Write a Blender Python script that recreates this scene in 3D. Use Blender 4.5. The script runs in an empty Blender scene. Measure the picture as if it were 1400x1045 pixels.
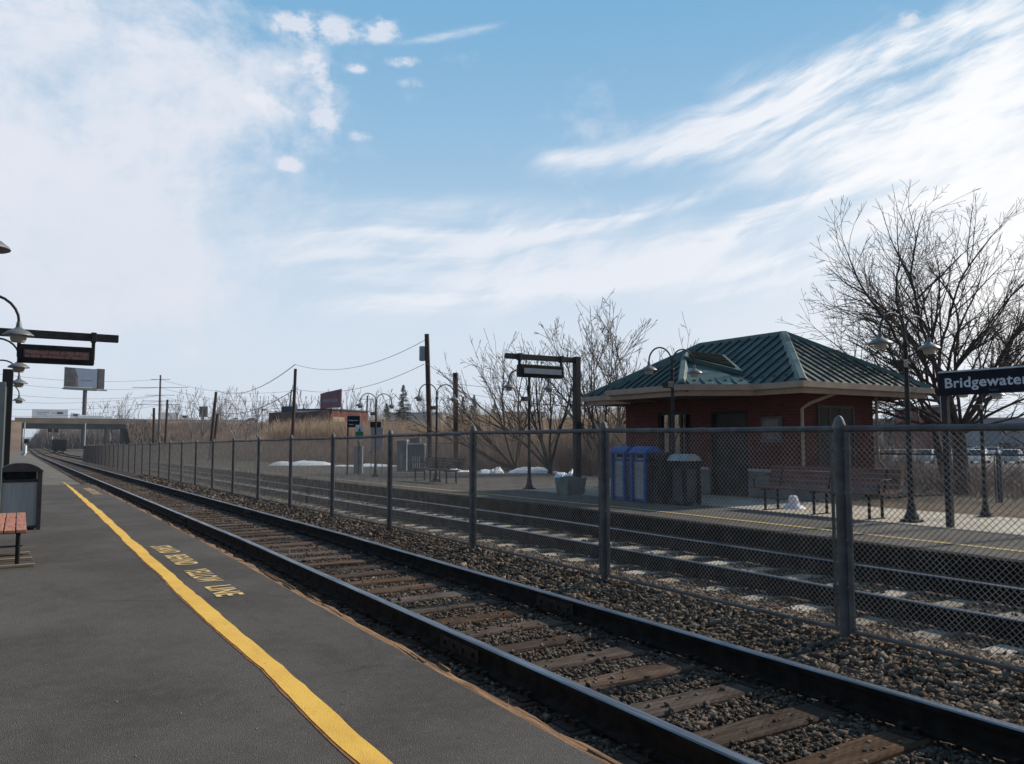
import bpy, math, random
import numpy as np
from mathutils import Vector
R = math.radians
SC = bpy.context.scene
COL = SC.collection
rng = random.Random(7)
NR = np.random.default_rng(7)

# ------------------------------------------------------------------ camera
FPX = 1080.0                       # focal length in pixels of a 1400 px wide frame
YAW, PITCH, EYE = R(31.86), R(4.263), 1.456
cd = bpy.data.cameras.new('camera'); cam = bpy.data.objects.new('camera', cd); COL.objects.link(cam)
cd.sensor_width = 36.0; cd.lens = 36.0 * FPX / 1400.0; cd.clip_start = 0.05; cd.clip_end = 6000
cam.location = (0, 0, EYE); cam.rotation_euler = (math.pi / 2 + PITCH, 0, -YAW)
SC.camera = cam

# ------------------------------------------------------------------ sun and exposure
SUN_EL, SUN_AZ = R(33), R(95)      # azimuth from +Y (along the track) towards +X (across the tracks)
sd = bpy.data.lights.new('sun', 'SUN'); sd.energy = 5.0; sd.angle = R(0.6); sd.color = (1.0, 0.92, 0.80)
sun = bpy.data.objects.new('sun', sd); COL.objects.link(sun)
sdir = Vector((math.sin(SUN_AZ) * math.cos(SUN_EL), math.cos(SUN_AZ) * math.cos(SUN_EL), math.sin(SUN_EL)))
sun.rotation_euler = sdir.to_track_quat('Z', 'Y').to_euler()
SC.view_settings.view_transform = 'Standard'; SC.view_settings.look = 'None'
SC.view_settings.gamma = 1; SC.view_settings.use_curve_mapping = False
SC.view_settings.exposure = 0.0
SC.cycles.max_bounces = 6; SC.cycles.transparent_max_bounces = 8
SC.cycles.use_denoising = True

# ------------------------------------------------------------------ node helper
class NT:
    def __init__(s, tree):
        s.t = tree; s.N = tree.nodes; s.L = tree.links
    def put(s, sock, v):
        if v is None: return
        if isinstance(v, bpy.types.NodeSocket): s.L.new(v, sock)
        elif isinstance(v, (tuple, list)) and sock.type == 'RGBA' and len(v) == 3: sock.default_value = (*v, 1)
        else: sock.default_value = v
    def m(s, op, a, b=None, c=None, clamp=False):
        n = s.N.new('ShaderNodeMath'); n.operation = op; n.use_clamp = clamp
        s.put(n.inputs[0], a); s.put(n.inputs[1], b)
        if c is not None: s.put(n.inputs[2], c)
        return n.outputs[0]
    def add(s, a, b): return s.m('ADD', a, b)
    def sub(s, a, b): return s.m('SUBTRACT', a, b)
    def mul(s, a, b): return s.m('MULTIPLY', a, b)
    def smooth(s, v, a, b, lo=0.0, hi=1.0):
        n = s.N.new('ShaderNodeMapRange'); n.interpolation_type = 'SMOOTHSTEP'
        s.put(n.inputs[0], v); n.inputs[1].default_value = a; n.inputs[2].default_value = b
        n.inputs[3].default_value = lo; n.inputs[4].default_value = hi
        return n.outputs[0]
    def lin(s, v, a, b, lo=0.0, hi=1.0):
        n = s.N.new('ShaderNodeMapRange')
        s.put(n.inputs[0], v); n.inputs[1].default_value = a; n.inputs[2].default_value = b
        n.inputs[3].default_value = lo; n.inputs[4].default_value = hi
        return n.outputs[0]
    def mix(s, f, a, b, mode='MIX'):
        n = s.N.new('ShaderNodeMix'); n.data_type = 'RGBA'; n.blend_type = mode; n.clamp_factor = True
        s.put(n.inputs[0], f); s.put(n.inputs[6], a); s.put(n.inputs[7], b)
        return n.outputs[2]
    def noise(s, vec, scale, detail=4, rough=0.55, dist=0.0, col=False):
        n = s.N.new('ShaderNodeTexNoise'); s.put(n.inputs['Vector'], vec); n.inputs['Scale'].default_value = scale
        n.inputs['Detail'].default_value = detail; n.inputs['Roughness'].default_value = rough; n.inputs['Distortion'].default_value = dist
        return n.outputs['Color' if col else 'Fac']
    def voro(s, vec, scale, feature='F1', out='Distance'):
        n = s.N.new('ShaderNodeTexVoronoi'); n.feature = feature; s.put(n.inputs['Vector'], vec); n.inputs['Scale'].default_value = scale
        return n.outputs[out]
    def xyz(s, v):
        n = s.N.new('ShaderNodeSeparateXYZ'); s.L.new(v, n.inputs[0]); return n.outputs
    def comb(s, x, y, z=0.0):
        n = s.N.new('ShaderNodeCombineXYZ'); s.put(n.inputs[0], x); s.put(n.inputs[1], y); s.put(n.inputs[2], z); return n.outputs[0]
    def mapv(s, v, scale=(1, 1, 1), rot=(0, 0, 0), loc=(0, 0, 0)):
        n = s.N.new('ShaderNodeMapping'); s.L.new(v, n.inputs[0]); n.inputs['Scale'].default_value = scale
        n.inputs['Rotation'].default_value = rot; n.inputs['Location'].default_value = loc; return n.outputs[0]

# ------------------------------------------------------------------ world: Nishita sky with clouds
W = bpy.data.worlds.new('World'); SC.world = W; W.use_nodes = True
n = NT(W.node_tree); W.node_tree.nodes.clear()
sky = n.N.new('ShaderNodeTexSky'); sky.sky_type = 'NISHITA'; sky.sun_disc = False
sky.sun_elevation = SUN_EL; sky.sun_rotation = SUN_AZ; sky.air_density = 1.0; sky.dust_density = 0.6; sky.ozone_density = 1.4
geo = n.N.new('ShaderNodeTexCoord').outputs['Generated']
dx, dy, dz = n.xyz(geo)
ca, sa = math.cos(YAW), math.sin(YAW)
rx = n.sub(n.mul(dx, ca), n.mul(dy, sa))                 # compass-fixed axes turned to the south-east
ry = n.add(n.mul(dx, sa), n.mul(dy, ca))
az = n.m('ARCTAN2', rx, ry)
hyp = n.m('SQRT', n.add(n.mul(dx, dx), n.mul(dy, dy)))
el = n.m('DIVIDE', dz, n.m('MAXIMUM', hyp, 0.05))        # tan of the elevation
def PXA(x): return math.atan((x - 700) / FPX)
def PXE(x, y): return (603 - y) / FPX * math.cos(PXA(x))
def blob(x, y, rx_, ry_, rot=0.0, gain=1.0):
    """soft patch of sky round a compass direction"""
    a0, e0 = PXA(x), PXE(x, y)
    u = n.sub(az, a0); v = n.sub(el, e0)
    c, s_ = math.cos(rot), math.sin(rot)
    uu = n.mul(n.add(n.mul(u, c), n.mul(v, s_)), FPX / rx_)
    vv = n.mul(n.sub(n.mul(v, c), n.mul(u, s_)), FPX / ry_)
    d2 = n.add(n.mul(uu, uu), n.mul(vv, vv))
    return n.mul(n.m('EXPONENT', n.mul(d2, -1.0)), gain)
pz = n.m('MAXIMUM', n.add(dz, 0.10), 0.03)
P = n.comb(n.m('DIVIDE', rx, pz), n.m('DIVIDE', ry, pz), 0.0)
Q = n.comb(az, el, 0.0)
puff = n.noise(P, 2.2, 8, 0.62)
puff_small = n.noise(n.mapv(Q, (1, 1, 1), loc=(3.1, 0, 0)), 14.0, 6, 0.58)
fib_rot = n.mapv(Q, (1.6, 11.0, 1), (0, 0, 0), (0, 0, 0))
warp = n.noise(Q, 3.0, 3, 0.5, col=True)
wv = n.N.new('ShaderNodeVectorMath'); wv.operation = 'MULTIPLY_ADD'
n.L.new(warp, wv.inputs[0]); wv.inputs[1].default_value = (0.16, 0.10, 0); n.L.new(Q, wv.inputs[2])
Qw = wv.outputs[0]
streakA = n.noise(n.mapv(n.mapv(Qw, (1, 1, 1), (0, 0, R(-17))), (2.2, 17, 1)), 1.0, 8, 0.60)
streakB = n.noise(n.mapv(n.mapv(Qw, (1, 1, 1), (0, 0, R(-7)), (5, 2, 0)), (2.0, 22, 1)), 1.0, 8, 0.58)
fine = n.noise(n.mapv(n.mapv(Qw, (1, 1, 1), (0, 0, R(-30)), (2, 7, 0)), (9, 34, 1)), 1.0, 6, 0.62)
# left bank of soft cloud
def st(v, a=.34, b=.66): return n.smooth(v, a, b)
edge = st(n.noise(Qw, 7.0, 9, 0.66), .30, .70)
soft = st(n.noise(n.mapv(Qw, (1, 1.6, 1), loc=(7, 3, 0)), 2.6, 6, 0.55), .3, .7)
bank = n.add(blob(0, 60, 275, 220, 0.0, .95), blob(30, 300, 260, 160, 0, 0.85))
bank = n.add(bank, blob(235, 130, 100, 150, 0, 0.42))
bank = n.add(n.m('MINIMUM', bank, 1.0), n.add(n.mul(n.sub(edge, 0.5), .70), n.mul(n.sub(soft, .5), .55)))
bank = n.smooth(bank, 0.15, 1.12)
bank_d = n.mul(bank, n.lin(soft, 0, 1, 0.80, 1.0))
# small puffs
pl = [(420, 73, 22, 20, 1.15), (518, 20, 24, 20, 1.1), (437, 148, 26, 32, .95), (386, 217, 20, 12, 1.15), (345, 122, 22, 14, .85), (372, 145, 28, 18, .6), (489, 177, 18, 9, .7), (480, 79, 22, 9, .85),
      (545, 68, 26, 10, .9), (1265, 6, 16, 12, 1.1), (440, 20, 60, 20, .8), (560, 100, 26, 10, .5), (410, 190, 22, 10, .6), (455, 215, 20, 10, .5), (375, 75, 20, 14, .6), (443, 103, 20, 10, .6), (395, 15, 50, 25, .75)]
pm = None
for p_ in pl:
    q_ = blob(*p_[:4], 0, p_[4]); pm = q_ if pm is None else n.add(pm, q_)
puff_small = st(n.noise(n.mapv(Qw, (1, 1.25, 1), loc=(3.1, 0, 0)), 26.0, 7, 0.62), .3, .7)
puffs = n.mul(n.smooth(n.mul(n.m('MINIMUM', pm, 1.2), n.lin(puff_small, 0, 1, .25, 1.45)), .18, 1.0), .80)
# cirrus on the right: fibres broken up inside broad drifts
A1 = st(streakA); F1 = st(fine); B1 = st(streakB); G1_ = st(n.noise(n.mapv(n.mapv(Qw, (1, 1, 1), (0, 0, R(-15)), (1, 4, 0)), (4.0, 13, 1)), 1.0, 7, .6))
tex = n.add(n.add(n.mul(A1, .50), n.mul(G1_, .42)), n.mul(F1, .30))
cm = n.add(blob(1170, 95, 210, 62, 0.24, 1.05), blob(1400, 190, 190, 120, 0.30, 1.3))
cm = n.add(cm, n.add(blob(930, 200, 190, 24, 0.10, .85), blob(1030, 128, 150, 36, .30, .75)))
cm = n.add(cm, n.add(blob(765, 203, 60, 15, 0.0, .75), blob(1200, 200, 190, 45, .14, .85)))
cm = n.add(cm, blob(1330, 40, 90, 50, .3, .8))
cir = n.smooth(n.mul(n.m('MINIMUM', cm, 1.35), tex), 0.10, 1.20)
# streaks in the middle band
tex2 = n.add(n.add(n.mul(B1, .62), n.mul(G1_, .22)), n.mul(F1, .30))
sm = n.add(blob(520, 320, 240, 55, 0.10, .85), blob(850, 291, 150, 11, 0.20, 1.5))
sm = n.add(sm, n.add(blob(650, 402, 300, 14, 0.09, .9), blob(1120, 262, 280, 20, .36, 1.1)))
sm = n.add(sm, n.add(blob(610, 30, 75, 8, 0.22, 1.1), blob(1200, 320, 300, 34, .36, .9)))
sm = n.add(sm, blob(760, 370, 360, 70, .12, .75))
stm = n.smooth(n.mul(n.m('MINIMUM', sm, 1.5), tex2), 0.08, 0.95)
veil = n.mul(n.mul(n.smooth(el, 0.36, 0.05), 0.92), n.smooth(ry, -0.5, 0.2, 0.35, 1.0))
glow = n.add(blob(1500, 300, 190, 150, 0.0, 0.9), blob(1330, 440, 420, 100, 0.0, .50))
def union(a, b): return n.sub(1.0, n.mul(n.sub(1.0, a), n.sub(1.0, b)))
thin = union(union(n.mul(cir, 0.92), n.mul(stm, 0.88)), n.m('MINIMUM', glow, 0.97))
blue = n.mix(1.0, sky.outputs[0], (0.80, 1.0, 1.10), 'MULTIPLY')
SKYK = 0.115
K = 1.0 / SKYK
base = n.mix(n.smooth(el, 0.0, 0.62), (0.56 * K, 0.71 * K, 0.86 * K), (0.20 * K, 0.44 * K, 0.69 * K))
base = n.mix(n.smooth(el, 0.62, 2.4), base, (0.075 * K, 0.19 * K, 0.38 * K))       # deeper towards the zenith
base = n.mix(n.smooth(ry, 0.15, -0.5), base, (0.10 * K, 0.20 * K, 0.34 * K))         # unseen sky behind, darkened to cut ambient light
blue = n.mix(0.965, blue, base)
c1 = n.mix(veil, blue, (0.70 * K, 0.775 * K, 0.875 * K))
c2 = n.mix(thin, c1, n.mix(n.smooth(az, 0.10, 0.56), (0.84 * K, 0.87 * K, 0.94 * K), (1.02 * K, 1.02 * K, 1.03 * K)))
c3 = n.mix(puffs, c2, (0.80 * K, 0.82 * K, 0.90 * K))
c4 = n.mix(n.mul(bank_d, 0.92), c3, n.mix(n.smooth(el, .15, .5), (0.78 * K, 0.81 * K, 0.89 * K), (0.86 * K, 0.87 * K, 0.93 * K)))
below = n.smooth(el, -0.01, -0.12)
c5 = n.mix(below, c4, (0.10 * K, 0.095 * K, 0.085 * K))
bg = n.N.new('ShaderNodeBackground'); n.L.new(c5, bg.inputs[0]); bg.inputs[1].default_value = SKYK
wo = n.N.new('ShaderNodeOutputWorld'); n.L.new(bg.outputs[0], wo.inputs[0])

# ------------------------------------------------------------------ where a picture position lies in the place
_f = Vector((math.sin(YAW) * math.cos(PITCH), math.cos(YAW) * math.cos(PITCH), math.sin(PITCH)))
_r = Vector((math.cos(YAW), -math.sin(YAW), 0)); _u = _r.cross(_f)
def ray(px, py): return _f + _r * ((px - 700) / FPX) - _u * ((py - 522.5) / FPX)
def pt(px, py, D=None, X=None, Y=None, z=None):
    d = ray(px, py)
    if D is not None: k = D / (d.x * sa + d.y * ca)
    elif X is not None: k = X / d.x
    elif Y is not None: k = Y / d.y
    else: k = (z - EYE) / d.z
    return Vector((0, 0, EYE)) + d * k
def zg(Y):
    """the line falls gently away from the station"""
    return -0.0075 * (min(max(Y, 12.0), 178.0) - 12.0)

# ------------------------------------------------------------------ materials
MATS = {}
def mat(name, c1, c2=None, scale=4.0, rough=0.7, metal=0.0, bump=0.0, bscale=None, detail=5, stretch=(1, 1, 1),
        speck=None, sscale=60, spec=None, lo=0.35, hi=0.65, emit=None, coord='Object', dirt=None, dscale=1.3, varv=0.0):
    if name in MATS: return MATS[name]
    m = bpy.data.materials.new(name); m.use_nodes = True; t = NT(m.node_tree)
    b = t.N['Principled BSDF']; tc = t.N.new('ShaderNodeTexCoord').outputs[coord] if coord != 'World' else t.N.new('ShaderNodeNewGeometry').outputs['Position']
    v = t.mapv(tc, stretch)
    c2 = c2 or tuple(x * 0.75 for x in c1)
    f = t.smooth(t.noise(v, scale, detail, 0.6), lo, hi)
    col = t.mix(f, c1, c2)
    if dirt: col = t.mix(t.mul(t.smooth(t.noise(tc, dscale, 6, .65), .45, .75), dirt[3]), col, dirt[:3])
    if speck: col = t.mix(t.smooth(t.noise(tc, sscale, 2, .5), .62, .70), col, speck)
    if varv:
        oi = t.N.new('ShaderNodeObjectInfo').outputs['Random']
        hs = t.N.new('ShaderNodeHueSaturation'); t.L.new(col, hs.inputs['Color'])
        t.L.new(t.lin(oi, 0, 1, 1 - varv, 1 + varv), hs.inputs['Value']); col = hs.outputs[0]
    t.L.new(col, b.inputs['Base Color'])
    t.L.new(t.lin(f, 0, 1, max(rough - .06, 0), min(rough + .08, 1)), b.inputs['Roughness']); b.inputs['Metallic'].default_value = metal
    b.inputs['Specular IOR Level'].default_value = spec if spec is not None else (.5 if rough < .45 else .25)
    if bump:
        bn = t.N.new('ShaderNodeBump'); bn.inputs['Strength'].default_value = bump; bn.inputs['Distance'].default_value = 0.02
        t.L.new(t.noise(v, bscale or scale * 4, 6, .65), bn.inputs['Height']); t.L.new(bn.outputs[0], b.inputs['Normal'])
    if emit:
        b.inputs['Emission Color'].default_value = (*emit[:3], 1); b.inputs['Emission Strength'].default_value = emit[3]
    MATS[name] = m; return m

# ------------------------------------------------------------------ mesh building
class MB:
    def __init__(s): s.v = []; s.f = []; s.mi = []
    def quadbox(s, c, mi=0):
        b = len(s.v); s.v += [tuple(x) for x in c]
        for q in ((0, 3, 2, 1), (4, 5, 6, 7), (0, 1, 5, 4), (1, 2, 6, 5), (2, 3, 7, 6), (3, 0, 4, 7)):
            s.f.append(tuple(b + i for i in q)); s.mi.append(mi)
        return s
    def box(s, x0, x1, y0, y1, z0, z1, mi=0):
        return s.quadbox([(x0, y0, z0), (x1, y0, z0), (x1, y1, z0), (x0, y1, z0), (x0, y0, z1), (x1, y0, z1), (x1, y1, z1), (x0, y1, z1)], mi)
    def face(s, pts, mi=0):
        b = len(s.v); s.v += [tuple(p) for p in pts]; s.f.append(tuple(range(b, b + len(pts)))); s.mi.append(mi); return s
    def slab(s, pts, n, th, mi=0):
        """a planar polygon with thickness th against its normal n"""
        n = Vector(n).normalized(); b = len(s.v); k = len(pts)
        s.v += [tuple(p) for p in pts] + [tuple(Vector(p) - n * th) for p in pts]
        s.f.append(tuple(range(b, b + k))); s.mi.append(mi)
        s.f.append(tuple(range(b + 2 * k - 1, b + k - 1, -1))); s.mi.append(mi)
        for i in range(k):
            j = (i + 1) % k; s.f.append((b + i, b + k + i, b + k + j, b + j)); s.mi.append(mi)
        return s
    def tube(s, pts, r, n_=8, mi=0, cap=True):
        pts = [Vector(p) for p in pts]; rs = r if isinstance(r, (list, tuple)) else [r] * len(pts)
        b = len(s.v); prev = None
        for i, p in enumerate(pts):
            d = (pts[min(i + 1, len(pts) - 1)] - pts[max(i - 1, 0)]).normalized()
            if prev is None:
                a = Vector((0, 0, 1)) if abs(d.z) < .9 else Vector((1, 0, 0))
                e1 = d.cross(a).normalized()
            else:
                e1 = (prev - d * prev.dot(d)).normalized()
            e2 = d.cross(e1); prev = e1
            for k in range(n_):
                a = 2 * math.pi * (k + .5) / n_
                s.v.append(tuple(p + (e1 * math.cos(a) + e2 * math.sin(a)) * rs[i]))
        for i in range(len(pts) - 1):
            for k in range(n_):
                k2 = (k + 1) % n_
                s.f.append((b + i * n_ + k, b + i * n_ + k2, b + (i + 1) * n_ + k2, b + (i + 1) * n_ + k)); s.mi.append(mi)
        if cap:
            s.f.append(tuple(b + k for k in range(n_ - 1, -1, -1))); s.mi.append(mi)
            s.f.append(tuple(b + (len(pts) - 1) * n_ + k for k in range(n_))); s.mi.append(mi)
        return s
    def lathe(s, prof, c=(0, 0, 0), n_=20, mi=0):
        b = len(s.v)
        for (r, z) in prof:
            for k in range(n_):
                a = 2 * math.pi * k / n_; s.v.append((c[0] + r * math.cos(a), c[1] + r * math.sin(a), c[2] + z))
        for i in range(len(prof) - 1):
            for k in range(n_):
                k2 = (k + 1) % n_
                s.f.append((b + i * n_ + k, b + i * n_ + k2, b + (i + 1) * n_ + k2, b + (i + 1) * n_ + k)); s.mi.append(mi)
        return s
    def build(s, name, m, parent=None, smooth=False, bevel=0.0, loc=None):
        me = bpy.data.meshes.new(name); me.from_pydata(s.v, [], s.f)
        for x in (m if isinstance(m, (list, tuple)) else [m]): me.materials.append(x)
        if any(s.mi): me.polygons.foreach_set('material_index', s.mi)
        if smooth:
            me.polygons.foreach_set('use_smooth', [True] * len(s.f)); me.set_sharp_from_angle(angle=R(40))
        me.update(); o = bpy.data.objects.new(name, me); COL.objects.link(o)
        if parent: o.parent = parent
        if loc: o.location = loc
        if bevel:
            bm = o.modifiers.new('Bevel', 'BEVEL'); bm.width = bevel; bm.segments = 2; bm.limit_method = 'ANGLE'
        return o
def bulk(name, V, F, m, parent=None, smooth=False):
    """numpy mesh: V (n,3), F (m,3 or 4)"""
    me = bpy.data.meshes.new(name); k = F.shape[1]
    me.vertices.add(len(V)); me.vertices.foreach_set('co', np.ascontiguousarray(V, dtype=np.float32).ravel())
    me.loops.add(F.size); me.loops.foreach_set('vertex_index', np.ascontiguousarray(F, dtype=np.int32).ravel())
    me.polygons.add(len(F)); me.polygons.foreach_set('loop_start', np.arange(0, F.size, k, dtype=np.int32))
    try: me.polygons.foreach_set('loop_total', np.full(len(F), k, dtype=np.int32))
    except Exception: pass
    if smooth: me.polygons.foreach_set('use_smooth', np.ones(len(F), dtype=bool))
    me.materials.append(m); me.update(calc_edges=True); me.validate()
    o = bpy.data.objects.new(name, me); COL.objects.link(o)
    if parent: o.parent = parent
    return o
def segs_mesh(S, sides):
    """S: list of (p0, p1, r0, r1) -> tubes"""
    A = np.array([[*a, *b, r0, r1] for a, b, r0, r1 in S], dtype=np.float64)
    p0, p1, r0, r1 = A[:, 0:3], A[:, 3:6], A[:, 6], A[:, 7]
    d = p1 - p0; d /= np.linalg.norm(d, axis=1)[:, None] + 1e-9
    ref = np.where(np.abs(d[:, 2:3]) < .9, np.array([[0, 0, 1.0]]), np.array([[1.0, 0, 0]]))
    e1 = np.cross(d, ref); e1 /= np.linalg.norm(e1, axis=1)[:, None]; e2 = np.cross(d, e1)
    ang = 2 * np.pi * np.arange(sides) / sides
    ring = e1[:, None, :] * np.cos(ang)[None, :, None] + e2[:, None, :] * np.sin(ang)[None, :, None]
    V = np.concatenate([p0[:, None] + ring * r0[:, None, None], p1[:, None] + ring * r1[:, None, None]], axis=1)
    k = np.arange(sides); k2 = (k + 1) % sides
    q = np.stack([k, k2, k2 + sides, k + sides], axis=1)
    F = (np.arange(len(S)) * 2 * sides)[:, None, None] + q[None]
    return V.reshape(-1, 3), F.reshape(-1, 4)
def tag(o, label=None, cat=None, group=None, kind=None):
    if label: o['label'] = label
    if cat: o['category'] = cat
    if group: o['group'] = group
    if kind: o['kind'] = kind
    return o
def thing(name, label, cat, loc=(0, 0, 0), rz=0.0, group=None):
    o = bpy.data.objects.new(name, None); COL.objects.link(o); o.location = loc; o.rotation_euler = (0, 0, rz)
    o.empty_display_size = .2
    return tag(o, label, cat, group)
def copy_thing(o, loc, rz=0.0, label=None, scale=None):
    c = o.copy(); COL.objects.link(c); c.location = loc; c.rotation_euler = (0, 0, rz)
    if scale: c.scale = scale
    if label: c['label'] = label
    for ch in list(o.children):
        d = ch.copy(); COL.objects.link(d); d.parent = c
        for g in list(ch.children):
            e = g.copy(); COL.objects.link(e); e.parent = d
    return c
def text_mesh(txt, size, m, name, parent=None, bold=0.0, width=1.0, extrude=0.001, align='LEFT', spacing=1.0):
    cu = bpy.data.curves.new(name, 'FONT'); cu.body = txt; cu.size = size; cu.offset = bold; cu.extrude = extrude
    cu.align_x = align; cu.space_character = spacing; cu.resolution_u = 3
    o = bpy.data.objects.new(name + '_tmp', cu); COL.objects.link(o)
    dg = bpy.context.evaluated_depsgraph_get(); me = bpy.data.meshes.new_from_object(o.evaluated_get(dg))
    bpy.data.objects.remove(o); bpy.data.curves.remove(cu)
    for v in me.vertices: v.co.x *= width
    me.materials.clear(); me.materials.append(m); me.name = name
    t = bpy.data.objects.new(name, me); COL.objects.link(t)
    if parent: t.parent = parent
    return t
def wire(a, b, sag, r, m, parent, name='wire'):
    a, b = Vector(a), Vector(b); P_ = [a.lerp(b, k / 14) - Vector((0, 0, sag * 4 * (k / 14) * (1 - k / 14))) for k in range(15)]
    return MB().tube(P_, r, 4).build(name, m, parent)

# ================================================================== SETTING
m_asph = None
def asphalt(name, c, light):
    m = bpy.data.materials.new(name); m.use_nodes = True; t = NT(m.node_tree); b = t.N['Principled BSDF']
    g = t.N.new('ShaderNodeNewGeometry').outputs['Position']
    big = t.noise(g, 0.55, 6, .6); mid = t.noise(g, 9, 5, .6)
    col = t.mix(t.smooth(big, .38, .62), tuple(x * 1.12 for x in c), tuple(x * 0.76 for x in c))
    col = t.mix(t.mul(t.smooth(mid, .42, .72), .30), col, tuple(x * 1.45 for x in c))
    ag = t.voro(g, 240, 'F1', 'Color'); s = t.N.new('ShaderNodeSeparateColor'); t.L.new(ag, s.inputs[0])
    col = t.mix(t.mul(t.smooth(s.outputs[0], .65, 1.0), .32), col, light)
    col = t.mix(t.mul(t.smooth(s.outputs[1], .986, .992), .75), col, tuple(min(1, x * 3.2) for x in c))
    col = t.mix(t.mul(t.smooth(s.outputs[2], .60, .95), .5), col, tuple(x * .5 for x in c))
    # trodden-in grime, gum spots, damp stains and thin old cracks
    col = t.mix(t.mul(t.smooth(t.noise(t.mapv(g, (1.0, .32, 1)), 1.9, 6, .7), .53, .74), .50), col, tuple(x * .55 for x in c))
    col = t.mix(t.mul(t.smooth(t.noise(t.mapv(g, (1, .5, 1), loc=(9, 4, 0)), .8, 5, .6), .54, .70), .30), col, tuple(x * 1.7 for x in c))
    gum = t.voro(g, 2.6, 'F1'); col = t.mix(t.mul(t.smooth(gum, .05, .035), .55), col, tuple(x * .45 for x in c))
    cr = t.voro(t.mix(.10, g, t.noise(g, 2.0, 4, .6, col=True)), 0.38, 'DISTANCE_TO_EDGE')
    col = t.mix(t.mul(t.smooth(cr, .010, .002), t.mul(t.smooth(t.noise(g, .7, 3, .5), .48, .68), .38)), col, tuple(x * .35 for x in c))
    t.L.new(col, b.inputs['Base Color']); b.inputs['Roughness'].default_value = .95; b.inputs['Specular IOR Level'].default_value = .12
    bn = t.N.new('ShaderNodeBump'); bn.inputs['Strength'].default_value = .75; bn.inputs['Distance'].default_value = .006
    t.L.new(t.voro(g, 150, 'F1'), bn.inputs['Height']); t.L.new(bn.outputs[0], b.inputs['Normal'])
    return m
M_ASPH = asphalt('worn_asphalt', (.094, .082, .073), (.17, .15, .134))
M_ASPH2 = asphalt('far_asphalt', (.125, .108, .092), (.2, .178, .155))
M_GROUND = mat('dry_ground', (.115, .088, .062), (.062, .05, .036), .35, .95, bump=.8, bscale=9, speck=(.19, .155, .11), sscale=6, coord='World')
M_CONC = mat('cream_concrete', (.47, .41, .33), (.38, .33, .26), 1.6, .9, bump=.25, bscale=30, coord='World')  # bright cream base colour of the walk
M_CURB = mat('curb_concrete', (.30, .27, .235), (.20, .18, .16), 2.4, .9, bump=.3, bscale=30, coord='World')
M_DIRT = mat('cinder_path', (.155, .135, .11), (.10, .088, .072), 1.2, .95, bump=.8, bscale=30, speck=(.27, .24, .2), sscale=18, coord='World')
M_MULCH = mat('leaf_litter', (.15, .10, .06), (.07, .046, .03), 7, .95, bump=1.0, bscale=30, speck=(.26, .19, .12), sscale=20, coord='World')
def ballast_mat(name, cs, per_stone):
    m = bpy.data.materials.new(name); m.use_nodes = True; t = NT(m.node_tree); b = t.N['Principled BSDF']
    g = t.N.new('ShaderNodeNewGeometry')
    if per_stone: r = g.outputs['Random Per Island']
    else:
        s = t.N.new('ShaderNodeSeparateColor'); t.L.new(t.voro(g.outputs['Position'], 24, 'F1', 'Color'), s.inputs[0]); r = s.outputs[0]
    cr = t.N.new('ShaderNodeValToRGB'); t.L.new(r, cr.inputs[0]); e = cr.color_ramp.elements
    e[0].position = 0; e[0].color = (*cs[0], 1); e[1].position = 1; e[1].color = (*cs[-1], 1)
    for i, c in enumerate(cs[1:-1]):
        q = e.new((i + 1) / (len(cs) - 1)); q.color = (*c, 1)
    col = t.mix(t.mul(t.smooth(t.noise(g.outputs['Position'], 1.1, 5, .6), .42, .68), .5), cr.outputs[0], (.05, .036, .027))
    col = t.mix(t.mul(t.smooth(t.noise(g.outputs['Position'], 60, 3, .6), .4, .8), .3), col, (.17, .14, .12))
    t.L.new(col, b.inputs['Base Color']); b.inputs['Roughness'].default_value = .92; b.inputs['Specular IOR Level'].default_value = .1
    if not per_stone:
        bn = t.N.new('ShaderNodeBump'); bn.inputs['Strength'].default_value = 1.0; bn.inputs['Distance'].default_value = .05; bn.invert = True
        t.L.new(t.voro(g.outputs['Position'], 24, 'F1'), bn.inputs['Height']); t.L.new(bn.outputs[0], b.inputs['Normal'])
    return m
BC = [(.022, .015, .011), (.070, .044, .029), (.095, .070, .050), (.155, .105, .068), (.115, .094, .074), (.055, .031, .020), (.24, .18, .13)]
BC = [tuple(min(.4, (x * .88 + sum(c) / 3 * .12) * 1.40) for x in c) for c in BC]
M_BED = ballast_mat('ballast_bed', BC, False); M_STONE = ballast_mat('ballast_stone', BC, True)
BC2 = [tuple(x * 0.8 for x in c) for c in BC]

def strip(name, X, Ys, zf, m, kind='structure', skirt=None):
    """a sheet or slab running with the line: X = list of (x, dz)"""
    mb = MB(); n_ = len(X)
    for y in Ys:
        for x, dz in X: mb.v.append((x, y, zf(y) + dz))
    for j in range(len(Ys) - 1):
        for i in range(n_ - 1):
            a = j * n_ + i; mb.f.append((a, a + 1, a + n_ + 1, a + n_)); mb.mi.append(0)
    o = mb.build(name, m); return tag(o, kind=kind)
YL = [-8, 0, 6, 12, 20, 30, 45, 60, 80, 100, 130, 178, 260, 340]
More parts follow.
